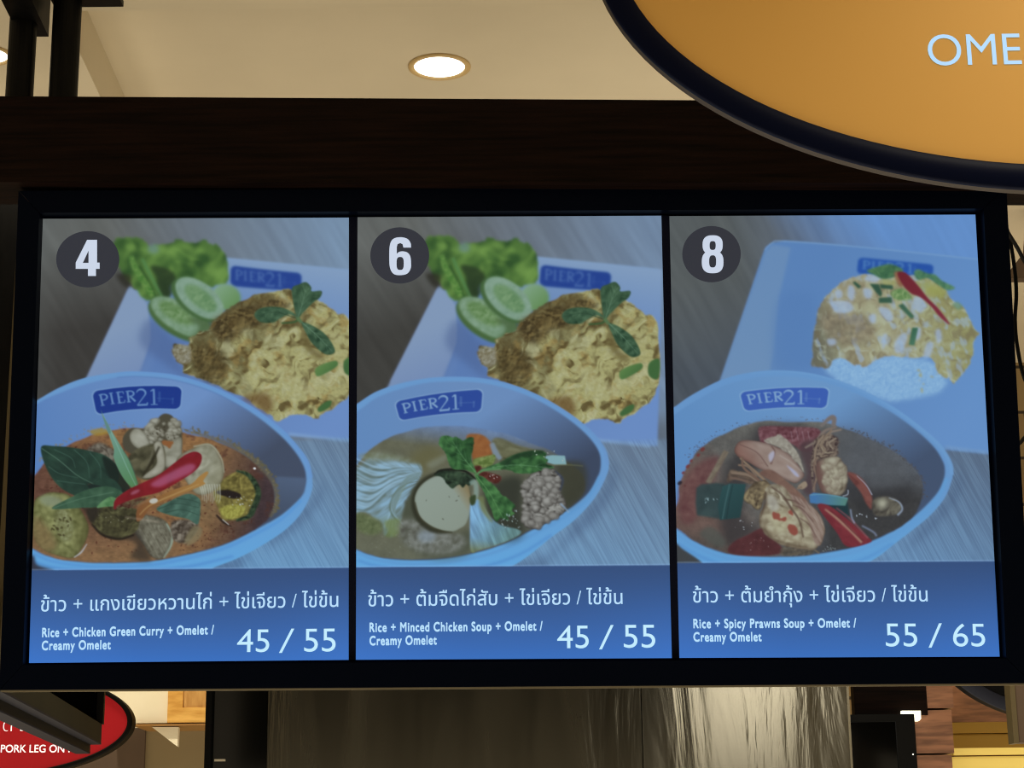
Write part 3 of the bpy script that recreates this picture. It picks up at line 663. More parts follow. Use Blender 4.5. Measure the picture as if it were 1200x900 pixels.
def paint_soup():
    f = Film(408, 246, 796, 786)
    def wood(X, Y):
        c = mix((112, 112, 108), (132, 150, 182), ramp(X, Y, (490, 300), (760, 265)))
        c = mix(c, (70, 68, 64), sat(ramp(X, Y, (440, 285), (465, 400))*1.1)*sat(1.4-(X-450)/110.))
        c = mix(c, mix((112, 122, 138), (122, 162, 214), ramp(X, Y, (750, 520), (690, 665))), sat((Y-480)/20))
        s1 = fbm(X, Y, 6, 2.2, 40, 62, 3); s2 = fbm(X, Y, 8, 5, 20, 55, 2)
        return c*(1+.13*(s1-.5)+.12*(s2-.5))[..., None]
    table_top(f, 408, 796, wood)
    def T(P):
        P = np.asarray(P, float); Q = P.copy()
        Q[..., 0] = P[..., 0]+363.5-.055*(P[..., 1]-310); Q[..., 1] = P[..., 1]-1+.035*(P[..., 1]-310)
        return Q
    f.T = T; f.back = lambda X, Y: (X-363.5+.055*(Y-310), Y)
    omelette_plate(f)
    f.T = f.back = None
    wall = lambda X, Y: mix(mix((112, 148, 216), (122, 152, 214), ramp(X, Y, (430, 520), (560, 450))), (66, 78, 104), sat(ramp(X, Y, (610, 460), (672, 560))*1.1))
    def soup(X, Y):
        c = mix((118, 142, 196), (112, 110, 88), sat(ramp(X, Y, (540, 497), (536, 528))))
        c = mix(c, (74, 76, 70), sat(ramp(X, Y, (600, 545), (665, 590))))
        c = mix(c, (112, 112, 92), sat(ramp(X, Y, (500, 610), (500, 652))))
        return c*(1+.14*(fbm(X, Y, 191, 10)-.5)+.05*(fbm(X, Y, 195, 1.6)-.5))[..., None]
    grain_lines(f, [(640, 520), (800, 514), (800, 700), (560, 700)], 511, 62, (112, 136, 178), (144, 176, 222), .4)
    f.at(400, 480, 3)
    f.fill('30,560 80,620 640,620 760,500 900,380 970,250 950,180 930,260 820,400 660,530', (70, 90, 130), soft=5, alpha=.4)
    bowl(f, '-60,80 20,0 57,-22 120,-62 200,-90 300,-110 400,-115 500,-109 600,-87 700,-46 800,14 880,80 925,140 940,195 930,238 890,312 820,388 740,448 660,512 590,556 480,600 240,620 100,575 20,535 -60,460',
         '-50,110 20,30 65,0 125,-42 205,-72 300,-94 400,-99 498,-93 595,-71 692,-32 788,26 862,88 904,145 912,195 900,240 862,300 780,362 680,418 560,476 450,508 330,527 200,528 110,514 45,488 -50,420',
         '-40,300 57,192 100,142 170,97 260,68 330,58 450,60 560,80 660,115 750,152 800,188 842,222 856,262 848,300 800,345 780,362 680,414 560,474 450,505 330,524 200,525 110,512 50,488 -40,430', soup, (400, 480, 3), wall)
    f.line('300,-108 400,-113 500,-106 600,-84 700,-43 800,17 880,83 925,143 936,195', [1, 1.6, 3, 4, 4.2], (120, 160, 232), soft=.7, alpha=.9)
    f.line('57,502 110,524 200,540 330,541 450,524 560,494 680,436 780,380 862,318 910,235', [3, 3.5, 4, 3.5], (108, 164, 240), soft=1.2, alpha=.85)
    f.line('57,530 140,552 330,566 480,556 620,512 740,440', [2, 3, 2], (76, 126, 216), soft=1.5, alpha=.5)
    # clear broth, darker pools
    f.fill('205,300 265,240 300,330 330,400 400,440 450,420 452,500 330,522 230,470 205,390', (74, 80, 64), soft=4, alpha=.75)
    f.fill('500,290 600,230 640,260 630,350 640,430 600,460 540,440', (48, 52, 44), soft=4, alpha=.85)
    f.fill('760,190 850,190 860,280 800,345 780,330 770,260', (62, 62, 46), soft=3, alpha=.7)
    f.fill('300,130 350,140 370,180 330,190 260,240 240,170', (116, 108, 66), soft=5, alpha=.8)
    f.fill('300,190 360,160 370,175 320,205', (150, 156, 140), soft=2, alpha=.5)
    # cabbage
    def cab(X, Y):
        # folds fan out from the top right of the leaf
        a = np.arctan2(Y-562, X-498); rr = np.hypot(X-498, Y-562)
        n = fbm(a*13, rr*.06, 201, 1., 1, 0, 2)
        c = mix((118, 136, 132), (152, 186, 220), sat(.55+1.7*(n-.5)))
        return mix(c, (114, 128, 84), sat((Y-600)/28.-.2+1.2*(n-.5)))
    f.fill('-30,200 57,205 100,165 200,178 268,190 284,222 255,272 225,320 208,400 180,446 150,442 135,392 57,362 -30,380', cab, soft=1.4, rough=.7, seed=4)
    f.fill('57,165 120,150 210,165 270,190 200,182 110,178', lumpy((122, 126, 92), (160, 172, 160), 203, 6, .7), soft=2.2, alpha=.8)
    for p, c in (('95,208 180,190 275,205', (168, 198, 228)), ('160,300 175,230 230,205 280,222', (164, 196, 230)), ('205,300 180,350 160,420', (158, 188, 210)), ('60,290 130,260 180,215', (160, 194, 228)), ('65,330 120,300 150,280', (160, 194, 226)), ('230,250 200,300 190,330', (120, 134, 84))):
        f.line(p, [3, 5, 2], c, soft=1.2, alpha=.6)
    rs = np.random.RandomState(77)
    for k in range(17):                                   # leaf folds, sweeping left from the rib
        e = 165+k*11; m = 196+k*5
        f.line([(282-rs.rand()*12, 206+k*1.6), (205-k*2, m+rs.rand()*8), (130-k*2, m+8+k*4), (50, e+rs.rand()*10)], [1, 1.6+rs.rand()*2, 2.5, 1.5], ((172, 202, 232), (98, 116, 110), (160, 192, 222))[k % 3], soft=.7, alpha=.6)
    for k in range(12):                                   # and curling down
        f.line([(280-k, 218+k*2), (238-k*4, 232+k*5), (206-k*3, 290+k*6), (150+k*7, 400+rs.rand()*30)], [1, 2, 2.4, 1], ((168, 198, 226), (92, 108, 84))[k % 2], soft=.7, alpha=.6)
    f.fill('57,362 135,392 140,430 100,440 57,420', lumpy((84, 98, 58), (130, 142, 92), 207, 5, .8), soft=2, alpha=.85)
    f.fill('152,395 205,385 205,430 178,446', (128, 144, 84), soft=1.5, alpha=.8)
    # mince, lower left, under the broth
    f.fill('200,400 240,385 290,400 340,425 400,435 440,460 400,500 300,505 220,470', lumpy((98, 98, 86), (156, 156, 150), 211, 7, 1), soft=3, alpha=.85)
    f.specks('210,410 300,410 330,440 230,460', 9, 1.8, (86, 84, 74), 21, soft=1, alpha=.7)
    f.specks('80,420 440,450 400,515 120,500', 50, .5, (160, 164, 150), 22, soft=.4, alpha=.45)
    f.oval(300, 445, 32, 22, 0, (156, 170, 184), soft=2.5, alpha=.6)
    # tofu
    f.oval(352, 328, 106, 108, 0, (46, 48, 34), soft=1.4, alpha=.9)
    f.fill('258,325 264,290 284,262 315,240 350,230 400,235 440,255 454,300 455,350 440,400 415,420 388,430 350,424 310,408 275,375', over(grad((164, 174, 160), (490, 560), (156, 164, 148), (540, 620)), flat((160, 132, 84)), lambda X, Y: ramp(X, Y, (541, 590), (553, 582))*.85), soft=.7, shade=(1.2, (96, 92, 70), .3))
    f.specks('290,300 420,290 420,390 320,390', 5, .8, (110, 112, 100), 23, soft=.4)
    f.line('258,325 275,378 312,410 350,426 390,432', [1.5, 2, 1.5], (66, 64, 44), soft=.7, alpha=.8)
    # coriander over the tofu
    f.fill('326,228 352,212 400,212 440,222 468,244 452,268 440,262 425,275 412,262 392,278 372,262 352,238', lumpy((18, 34, 26), (72, 96, 70), 221, 6, 1), soft=.6, rough=.4)
    f.line('326,228 352,213 400,211 440,219 474,246', [1.5, 3, 2], (20, 26, 22), soft=.6)
    # carrot and stalks
    f.fill('440,95 470,85 505,95 530,128 528,165 500,190 468,185 456,150', lumpy((160, 80, 32), (196, 112, 50), 223, 8, .6), soft=1)
    f.fill('530,110 560,100 620,125 680,140 720,148 640,155 570,180 540,165', lumpy((92, 88, 56), (134, 130, 92), 225, 5, .9, 3, 20), soft=1.2, alpha=.9)
    f.line('528,118 542,150 560,175', [6, 7, 5], (140, 156, 176), soft=1, alpha=.85)
    f.fill('465,175 500,165 540,160 530,195 490,205 465,195', lumpy((96, 120, 48), (150, 168, 84), 227, 4, 1), soft=.8)
    f.fill('468,200 490,198 500,215 560,235 545,260 500,240 472,222', lumpy((84, 26, 22), (126, 52, 42), 229, 4, 1), soft=.9)
    f.fill('715,164 740,160 786,162 792,194 750,194 725,186', (146, 184, 196), smooth=False, soft=.6)
    f.line('725,196 792,194 850,198', [1.5, 1], (130, 130, 90), soft=.6, alpha=.6)
    lf = lambda sd: lumpy((24, 62, 34), (92, 150, 84), sd, 8, .9, bias=.45)
    f.leaf('344,122 352,95 380,92 392,100 402,95 426,108 448,98 468,102 462,135 456,178 474,222 440,214 385,203 368,152', lf(231), '474,222 430,170 390,110', (112, 162, 108), 26, soft=.6, rough=.35)
    f.leaf('488,214 555,188 600,163 655,146 712,146 722,158 716,168 728,180 720,190 748,206 702,222 640,224 560,210', lf(233), '488,214 600,195 740,205', (118, 164, 116), 22, soft=.6, rough=.35)
    f.fill('555,188 600,163 655,146 712,146 690,160 620,170 580,196', (26, 58, 36), soft=1.2, alpha=.8)
    f.line('470,232 500,214 560,208', [3, 2.5, 2], (96, 146, 92), soft=.6)
    f.line('474,225 478,238 490,262', [3.5, 3], (92, 140, 84), soft=.6)
    # pale stalk and lower leaf
    f.fill('453,335 468,318 490,320 520,372 560,405 618,420 632,434 600,455 540,478 490,492 456,500 452,430', lambda X, Y: mix(mix((132, 172, 222), (112, 148, 150), ramp(X, Y, (560, 600), (600, 622))), (126, 132, 84), sat(ramp(X, Y, (556, 630), (552, 648))))*(.84+.34*fbm(X, Y, 235, 3, 7, 70)[..., None]), soft=.8)
    f.line('490,305 500,350 530,395', [7, 6, 2], (126, 134, 84), soft=1.4, alpha=.9)
    f.leaf('474,232 512,246 535,268 562,292 590,318 612,340 600,352 610,368 585,374 588,388 562,382 542,392 525,345 505,300 490,270', lf(237), '476,234 525,300 570,385', (110, 164, 98), 20, soft=.6, rough=.4)
    f.specks('545,385 620,350 630,420 580,420', 22, .7, (190, 206, 206), 25, soft=.35, alpha=.8)
    # minced chicken ball
    f.fill('640,262 665,232 700,214 740,206 758,222 778,240 772,282 782,310 792,340 770,372 720,398 680,420 650,412 634,370 640,330 634,300', lumpy((58, 54, 50), (176, 170, 162), 241, 6, 1.7, bias=.55, octs=4), soft=.6, rough=.7, shade=(2.5, (48, 44, 40), .55))
    lumps(f, '648,262 668,238 700,220 740,212 754,226 770,250 766,282 776,315 784,340 764,366 720,392 682,412 654,404 640,370 646,330 640,300', 95, 13, (112, 106, 100), (184, 178, 170), 81, (54, 50, 46))
    f.line('752,215 778,245 770,285', [1.5, 3, 1.5], (60, 70, 92), soft=.8, alpha=.8); f.line('770,330 790,350 800,362', [2, 2], (150, 176, 214), soft=.6, alpha=.7)
    f.specks('640,160 720,130 790,170 780,185', 9, .5, (216, 216, 200), 26, soft=.3)
    f.specks('470,215 560,230 540,245', 8, .5, (226, 220, 210), 27, soft=.3)
    f.line('452,260 470,255 474,300 462,330', [5, 6, 5], (150, 172, 160), soft=1, alpha=.8)
    f.fill('452,310 472,300 470,330 456,336', (58, 74, 44), soft=.8)
    crest(f, [(463, 471), (565.5, 456.5), (563.5, 482.5), (469, 493)], .11, (46, 78, 176), (142, 172, 226), .5, (150, 178, 230))
    finish(f); caption_bar(f, ((417, 665), (785, 662), 0), 4)
    return f

def paint_prawns():
    f = Film(774, 246, 1184, 786)
    def wood(X, Y):
        c = mix((100, 100, 94), (112, 124, 148), ramp(X, Y, (860, 300), (1000, 270)))
        c = mix(c, (116, 156, 236), sat(ramp(X, Y, (950, 330), (1040, 262))*1.1))  # lightbox's bright upper right painted into the table colour
        c = mix(c, (84, 88, 92), sat(ramp(X, Y, (810, 330), (830, 440))*sat(1.4-(X-830)/90.)))
        c = mix(c, mix((96, 104, 116), (118, 158, 212), ramp(X, Y, (1120, 530), (1060, 660))), sat((Y-480)/20)*sat((X-1000)/40))
        s1 = fbm(X, Y, 6, 2.2, 40, 62, 3); s2 = fbm(X, Y, 9, 6, 12, 60, 2)
        return c*(1+(.16*(s1-.5)+.14*(s2-.5))*(1-.6*ramp(X, Y, (940, 300), (1010, 290))))[..., None]
    table_top(f, 774, 1184, wood)
    f.at(780, 240, 3)
    f.fill('345,165 352,148 375,133 420,126 480,130 700,148 1120,192 1160,880 985,862 700,900 170,660 190,620', lambda X, Y: mix(mix((120, 152, 208), (104, 142, 214), ramp(X, Y, (870, 420), (925, 400))), (118, 158, 234), ramp(X, Y, (930, 400), (1130, 480))), smooth=False, soft=.9)
    f.fill('350,165 375,140 440,150 400,320 380,520 365,590 195,620', grad((128, 158, 208), (850, 440), (122, 154, 210), (900, 300)), smooth=False, soft=1.6)
    f.line('348,160 375,134 420,128 700,150 1100,192', [1.4, 1.6, 1.4], (146, 180, 236), soft=.7, alpha=.7)
    f.line('985,852 1060,862 1140,872', [4, 4], (144, 176, 232), soft=1, alpha=.5)
    f.fill('400,330 520,322 520,480 540,560 420,580 380,560', (98, 136, 208), soft=5, alpha=.6)
    crest(f, [(1006, 301.5), (1094, 310), (1093, 324), (1004, 321)], 0, (36, 84, 190), (96, 144, 220), 1.2)
    f.at(930, 290, 5)
    # rice
    f.fill('185,650 250,630 430,660 520,632 650,632 830,680 880,740 900,800 820,860 600,900 420,860 300,800 180,720', lumpy((140, 180, 244), (172, 208, 255), 301, 3, .8), soft=2.5, rough=.6)
    def egg(X, Y):
        n = fbm(X, Y, 311, 14, octs=2)
        c = mix((188, 164, 112), (212, 200, 142), sat(.5+1.8*(n-.5)))
        c = mix(c, (176, 168, 70), ramp(X, Y, (1030, 350), (1120, 330))*.6)
        c = mix(c, (108, 104, 84), sat(ramp(X, Y, (985, 370), (952, 380)))*.8)
        w = wrinkle(X, Y, 313, 7, 1.4, 60); r = relief(X, Y, 343, 9, 1.2, 60, 2)
        c = mix(c, (138, 110, 70), sat((.46-w)*3.0-.5*r)*.5)
        c = mix(c, (176, 196, 224), sat((fbm(X, Y, 317, 7, 1.6, 70, 2)-.56)*5)*.6)
        return mix(c, (216, 214, 176), sat((w-.57)*3.5+.4*r)*.6)
    f.fill('105,690 112,640 112,560 125,450 150,350 200,272 270,212 350,175 440,160 560,175 700,160 800,188 880,232 920,292 985,342 1040,432 1060,480 1085,500 1055,560 1045,640 1020,700 970,760 940,795 915,770 880,762 840,715 800,655 650,640 520,642 430,692 360,690 300,655 240,660 200,705 150,700', egg, soft=.9, rough=.7, seed=5)
    f.fill('160,400 260,380 420,400 470,460 440,540 320,560 200,520', lumpy((126, 104, 78), (186, 156, 112), 321, 7, 1), soft=3.5, alpha=.7)
    f.fill('740,200 850,220 900,280 870,300 780,270', (190, 184, 66), soft=3, alpha=.8)
    f.fill('500,190 560,180 600,215 540,230', (198, 188, 84), soft=2, alpha=.8)
    for p in ('215,320 270,310 330,320 350,365 300,385 240,375', '320,225 350,228 360,270 345,315 318,290', '412,190 440,165 490,155 512,180 480,205', '700,300 720,285 760,300 775,350 740,385 700,350', '500,350 560,360 585,410 560,440 510,390', '590,560 640,500 668,520 640,600 600,620', '780,560 820,560 800,640 760,640', '440,400 480,390 480,440 450,440', '410,240 460,250 450,300 415,290', '195,540 240,535 250,565 210,575', '240,255 280,250 285,290 250,300', '700,480 745,470 740,530 710,540', '520,520 545,505 545,560 520,600', '830,490 860,480 870,540 840,560'):
        f.fill(p, lumpy((172, 194, 234), (202, 218, 246), 331, 5, .5), soft=1.4, alpha=.75)
    f.fill('430,135 500,110 570,98 640,130 610,165 530,185 470,160', lumpy((52, 98, 62), (98, 146, 86), 341, 7, .8), soft=1)
    f.fill('705,150 730,128 780,150 830,160 870,195 945,235 900,250 840,215 790,180 730,190', lumpy((62, 112, 78), (110, 160, 104), 343, 6, .8), soft=1)
    f.fill('930,335 960,318 990,345 965,365', (122, 160, 120), soft=1.2, alpha=.8)
    f.fill('590,150 620,150 640,230 610,210', (186, 108, 60), soft=1.2)
    f.fill('608,150 650,146 690,180 730,225 790,300 850,360 915,450 860,410 800,340 740,290 690,270 640,220', grad((150, 24, 34), (1060, 320), (170, 36, 52), (1110, 380)), soft=.8)
    for p in ('445,212 500,215 520,270 510,292 480,260', '505,215 580,222 585,246 510,240', '498,295 575,290 578,325 500,325', '612,340 640,328 708,405 690,420', '345,205 360,198 398,230 380,242'):
        f.fill(p, grad((52, 88, 62), (1030, 340), (74, 116, 84), (1070, 380)), smooth=False, soft=.9)
    f.fill('695,470 730,470 708,575 675,570', grad((58, 108, 74), (1065, 390), (84, 130, 96), (1075, 400)), smooth=False, soft=.8)
    f.fill('570,265 620,240 670,260 690,300 640,310 590,300', lumpy((92, 140, 62), (162, 190, 104), 347, 4, 1), soft=1.1)
    f.defocus(.5); f.at(930, 290, 5)
    f.specks('700,700 860,740 850,850 700,830', 8, 1.4, (196, 190, 110), 31, soft=1, alpha=.7)
    # bowl
    wall = lambda X, Y: mix(mix((108, 152, 224), (124, 164, 230), ramp(X, Y, (800, 540), (930, 450))), (72, 86, 114), sat(ramp(X, Y, (1000, 460), (1065, 560))*1.1))
    def soup(X, Y):
        c = mix((126, 88, 72), (106, 98, 88), ramp(X, Y, (805, 570), (850, 540)))
        c = mix(c, (126, 118, 104), sat(ramp(X, Y, (860, 515), (860, 492))))
        c = mix(c, (96, 96, 98), sat(ramp(X, Y, (945, 520), (1000, 540))))
        c = mix(c, (62, 58, 54), sat(ramp(X, Y, (1010, 555), (1012, 600))*1.3)*sat((X-935)/40.))
        c = mix(c, (92, 76, 64), sat((Y-618)/20.)*sat((880-X)/40.))
        return c*(1+.24*(fbm(X, Y, 391, 8)-.5)+.14*(fbm(X, Y, 395, 1.6)-.5))[..., None]
    grain_lines(f, [(1060, 520), (1190, 534), (1190, 700), (980, 700)], 521, 62, (104, 130, 172), (140, 174, 222), .45)
    f.at(780, 480, 3)
    f.fill('0,540 100,620 700,620 800,530 950,410 1040,280 1020,220 1000,300 880,440 730,540', (66, 84, 120), soft=5, alpha=.4)
    bowl(f, '-60,60 35,-12 100,-56 200,-106 300,-131 400,-138 520,-126 650,-86 780,-21 880,49 960,119 998,178 1010,215 1005,252 980,312 930,372 870,422 800,476 740,522 660,560 500,600 250,600 150,560 90,528 40,482 -40,420',
         '-50,90 45,8 110,-34 205,-84 300,-110 400,-117 518,-106 645,-67 772,-4 868,62 940,128 974,180 982,215 975,255 950,300 880,370 790,432 680,478 560,504 450,516 320,516 200,503 100,463 42,424 -40,370',
         '-30,420 42,330 50,262 80,192 130,130 200,88 280,54 350,40 450,44 560,45 650,75 740,112 820,157 880,212 905,272 895,332 860,386 790,430 680,476 560,502 450,514 320,514 200,501 100,461 42,420', soup, (780, 480, 3), wall)
    f.line('300,-127 400,-134 520,-122 650,-82 780,-17 880,53 960,123 1000,185 1006,230', [1, 1.6, 3, 4, 4.4], (126, 170, 240), soft=.7, alpha=.9)
    f.line('45,440 100,478 200,520 320,533 450,533 560,520 680,494 790,448 880,388 955,312 990,240', [3, 4, 4.5, 4], (112, 170, 246), soft=1.2, alpha=.85)
    f.line('40,470 120,515 220,548 400,562 560,552 690,528 800,470', [2, 4, 2], (84, 138, 226), soft=1.6, alpha=.5)
    f.fill('30,470 60,490 130,545 30,545', (66, 66, 64), soft=1)
    f.specks('60,150 200,60 330,25 330,38 190,85 80,185', 60, .55, (90, 92, 104), 41, soft=.35, alpha=.7)
    f.specks('330,20 560,30 560,42 340,36', 24, .5, (110, 104, 104), 42, soft=.35, alpha=.7)
    f.specks('620,58 700,78 800,125 860,175 905,235 925,300 905,330 900,270 860,200 760,125', 90, .8, (84, 78, 76), 43, soft=.4, alpha=.75)
    # soup depth
    f.fill('215,200 300,110 330,60 500,60 480,120 300,230 270,380 330,420 220,480 190,380', (52, 46, 44), soft=5, alpha=.8)
    f.fill('560,330 640,300 720,380 850,330 860,260 740,280 640,220 560,240', (46, 42, 40), soft=5, alpha=.6)
    f.fill('70,240 130,180 190,170 160,260 120,320 110,380 60,400 45,320', lumpy((112, 44, 44), (150, 84, 72), 401, 7, .8), soft=3, alpha=.8)
    f.fill('120,440 160,410 210,460 190,485', (86, 88, 76), soft=2, alpha=.7)
    for x, y, r, c in ((130, 140, 9, (146, 44, 36)), (115, 160, 7, (146, 44, 36)), (90, 180, 6, (150, 50, 40)), (78, 200, 8, (150, 50, 40)), (62, 222, 6, (150, 50, 40)), (50, 258, 9, (34, 24, 28)), (68, 268, 4, (120, 40, 34))): f.oval(x, y, r, r*.7, 140, c, soft=.6, alpha=.9)
    f.fill('140,255 205,142 222,150 158,262', lumpy((120, 96, 74), (160, 136, 104), 403, 4, .9, 4, -60), smooth=False, soft=.7)
    f.fill('520,100 640,70 760,130 840,200 840,250 720,260 650,210 590,170', (92, 90, 88), soft=6, alpha=.55)  # pale haze painted over the upper right of the soup
    # red shell back, top
    f.fill('328,65 360,58 430,60 520,64 545,80 540,130 490,150 440,120 380,118 340,120 330,100', lumpy((112, 44, 48), (164, 92, 96), 411, 5, 1), soft=.9)
    for x in (440, 460, 480, 500): f.line([(x, 75), (x+4, 95), (x+8, 112)], [1, .6], (190, 150, 156), soft=.5, alpha=.6)
    f.fill('470,125 540,100 560,70 540,200 520,300 480,280 495,220', (86, 58, 58), soft=2.5, alpha=.9)
    f.line('545,60 575,32 592,30 590,60', [3, 6, 5], (138, 120, 110), soft=.8)
    f.line('600,62 560,75 530,110 490,135', [2, 4, 2], (150, 122, 104), soft=.7); f.line('618,70 580,80 555,100', [2, 3], (160, 132, 112), soft=.7)
    # tangle of legs
    lg = [('555,90 530,130 525,180 535,210 525,260', (168, 132, 100)), ('570,95 548,120 560,150 590,150', (176, 146, 112)), ('540,120 560,140 545,165 570,160', (160, 126, 96)), ('600,100 575,118 590,140', (168, 138, 110)), ('530,170 522,200 530,240 518,280', (150, 110, 84)), ('545,180 540,215 530,250', (170, 140, 108)), ('585,70 560,100 540,140', (158, 122, 92))]
    f.fill('520,120 560,85 600,100 605,150 580,175 535,180 520,220 525,290 515,280 508,200', lumpy((70, 48, 42), (160, 128, 100), 413, 4, 1.4), soft=1, rough=.6)
    for p, c in lg: f.line(p, [2, 2.4, 1.2], c, soft=.45)
    f.fill('530,190 560,170 600,165 632,195 640,240 628,290 600,304 570,298 545,285 530,240', over(lumpy((120, 96, 68), (208, 188, 150), 415, 6, 1, bias=.6), flat((134, 84, 68)), lambda X, Y: ramp(X, Y, (972, 560), (962, 562))), soft=.7, rough=.3, shade=(2, (84, 58, 46), .5))
    f.line('622,305 640,298 642,282', [1, 1.2], (188, 190, 200), soft=.4)
    # upper prawn head
    f.fill('242,142 265,110 330,112 390,130 440,160 480,215 486,235 460,258 430,250 380,228 330,208 290,185 258,168', over(lumpy((150, 106, 86), (208, 172, 150), 421, 9, .8, 2.5, 30), flat((160, 84, 62)), lambda X, Y: ramp(X, Y, (892, 528), (868, 540))*.7), soft=.5, shade=(2.2, (92, 54, 44), .6))
    f.fill('345,112 375,95 410,92 445,125 470,165 486,220 470,200 440,165 400,135', lumpy((148, 128, 108), (206, 190, 164), 423, 5, .9), soft=.7, rough=.4)
    f.line('260,122 320,150 360,200', [.8, 1], (110, 66, 54), soft=.5, alpha=.7); f.line('372,128 384,150 370,192', [1.5, 2], (120, 70, 56), soft=.6, alpha=.7)
    f.fill('362,160 380,145 382,165 368,185', (202, 196, 214), soft=.9, alpha=.85); f.fill('425,195 455,215 470,235 455,232', (196, 196, 224), soft=.9, alpha=.85)
    f.line('400,160 440,185 480,218', [1.5, 1], (214, 190, 170), soft=.7, alpha=.6)
    # antennae and legs, middle
    f.fill('215,255 228,215 262,218 300,225 330,245 300,262 260,240', lumpy((66, 46, 36), (146, 112, 82), 425, 4, 1.3, 3, 20), soft=.8, rough=.5)
    for p, c in (('262,170 300,205 345,245 380,290', (170, 126, 90)), ('255,195 290,200 320,235', (150, 112, 84)), ('230,222 290,230 330,258', (160, 122, 92)), ('225,240 260,245 290,255', (130, 94, 72)), ('270,165 275,205 330,250 370,300', (140, 96, 70))): f.line(p, [2, 3.2, 2], c, soft=.5)
    f.fill('330,225 372,212 430,255 480,300 500,330 470,335 430,300 390,262', lumpy((124, 74, 56), (176, 120, 90), 427, 6, .8, 3, 45), soft=.8)
    f.fill('465,270 490,252 498,268 480,280', (186, 148, 112), soft=.6); f.line('462,278 480,272', [2, 3], (160, 120, 90), soft=.6)
    # claw flesh and main prawn
    f.fill('270,310 285,285 305,262 340,248 368,265 362,292 345,318 330,352 310,345 290,330', lumpy((84, 62, 38), (184, 148, 92), 431, 5, 1.3), soft=.6, rough=.6, shade=(1.6, (60, 42, 28), .5))
    f.fill('330,400 332,365 352,330 352,285 372,270 410,290 445,310 470,330 500,335 535,360 556,400 558,440 540,480 520,495 470,490 420,482 372,462 340,430', lumpy((132, 102, 66), (216, 192, 146), 433, 10, 1.1, bias=.62, octs=3), soft=.5, rough=.4, shade=(3.2, (84, 56, 36), .65))
    lumps(f, '350,360 372,300 400,310 420,360 470,400 500,440 480,470 420,460 370,430', 26, 17, (178, 148, 104), (218, 198, 154), 83, (150, 118, 78))
    f.fill('430,300 470,310 520,345 552,392 556,440 540,478 520,460 505,400 470,350', over(lumpy((142, 96, 74), (198, 158, 132), 435, 4, 1, 4, 55), streaky((140, 92, 72), (214, 178, 158), 437, 2, 7, 58), lambda X, Y: X*0+.5), soft=1, alpha=.9)
    f.fill('350,280 380,262 420,275 445,320 440,345 400,330 370,310', lumpy((132, 104, 70), (222, 202, 162), 439, 4, 1.2, 2, 50), soft=.8, alpha=.9)
    f.fill('360,300 385,310 400,345 375,360 358,330', (206, 196, 180), soft=1.5, alpha=.6)
    f.fill('372,370 410,365 440,390 420,430 385,425', (226, 206, 148), soft=3, alpha=.6)
    for p in ('375,362 395,365 405,388 382,385', '432,405 455,408 466,430 450,442 432,425', '400,385 425,378 420,392', '430,360 445,352 448,372'): f.fill(p, (182, 62, 40), soft=.7, rough=.4, alpha=.9)
    f.line('345,420 380,455 440,475 500,485', [2, 3, 2], (110, 80, 48), soft=1, alpha=.6)
    f.line('372,272 410,300 440,345 470,390 484,450', [1.5, 2.6, 1.5], (96, 62, 44), soft=.7, alpha=.8); f.line('352,290 346,340 334,380', [1.5, 2, 1], (96, 66, 42), soft=.7, alpha=.7)
    for p in ('445,335 480,350 520,395', '470,380 505,405 530,450', '420,315 455,322 490,345'): f.line(p, [1, 1.8, 1], (112, 66, 52), soft=.6, alpha=.65)
    lumps(f, '536,200 575,180 618,190 630,230 622,280 600,296 572,290 548,270', 16, 13, (166, 140, 108), (212, 194, 158), 85, (136, 104, 78))
    for p in ('395,505 470,488 520,490', '520,490 540,505', '440,510 500,495'): f.line(p, [1.5, 2.5, 1.5], (150, 118, 84), soft=.6, alpha=.8)
    # kaffir lime leaves, left
    f.fill('108,275 125,262 180,258 210,262 200,330 190,384 110,372 105,330', lumpy((36, 56, 54), (56, 80, 76), 441, 10, .6), smooth=False, soft=1.1, alpha=.92)
    f.fill('200,270 226,260 282,262 276,300 262,380 190,388 184,340', grad((40, 78, 76), (845, 570), (30, 62, 60), (865, 605)), smooth=False, soft=.6)
    f.line('225,262 212,320 200,385', [1.5, 1.5], (70, 106, 104), soft=.5, alpha=.8); f.line('236,264 222,330 214,384', [1, 1], (20, 44, 44), soft=.5, alpha=.8)
    f.specks('135,310 190,310 185,330 140,330', 12, .6, (176, 200, 200), 45, soft=.3, alpha=.8)
    f.specks('250,380 320,390 310,425 240,420', 7, .6, (214, 214, 214), 46, soft=.3, alpha=.8)
    # tomato, bottom
    f.fill('218,495 240,465 290,440 335,418 350,440 400,475 412,500 370,512 300,514 240,508', lumpy((78, 26, 26), (124, 46, 44), 451, 8, .6), soft=.9)
    f.specks('250,470 330,440 380,490 270,500', 14, .5, (188, 150, 140), 47, soft=.3, alpha=.7)
    f.fill('412,482 470,490 520,495 500,512 410,513', lumpy((70, 58, 44), (128, 108, 80), 453, 4, 1), soft=1, alpha=.8)
    # leaf, chillies, mushroom, right
    f.fill('560,320 640,325 645,375 610,380 565,345', (22, 50, 52), smooth=False, soft=1)
    f.fill('505,300 520,292 600,302 642,312 632,338 560,335 508,328', grad((72, 122, 190), (955, 585), (92, 142, 128), (990, 590)), smooth=False, soft=.6)
    f.line('508,300 560,298 640,312', [1, 1.2], (120, 172, 196), soft=.5, alpha=.8)
    f.fill('535,340 575,338 640,385 700,440 722,465 640,482 600,430', lumpy((122, 18, 28), (180, 44, 50), 461, 6, .7, 4, 40), soft=.7)
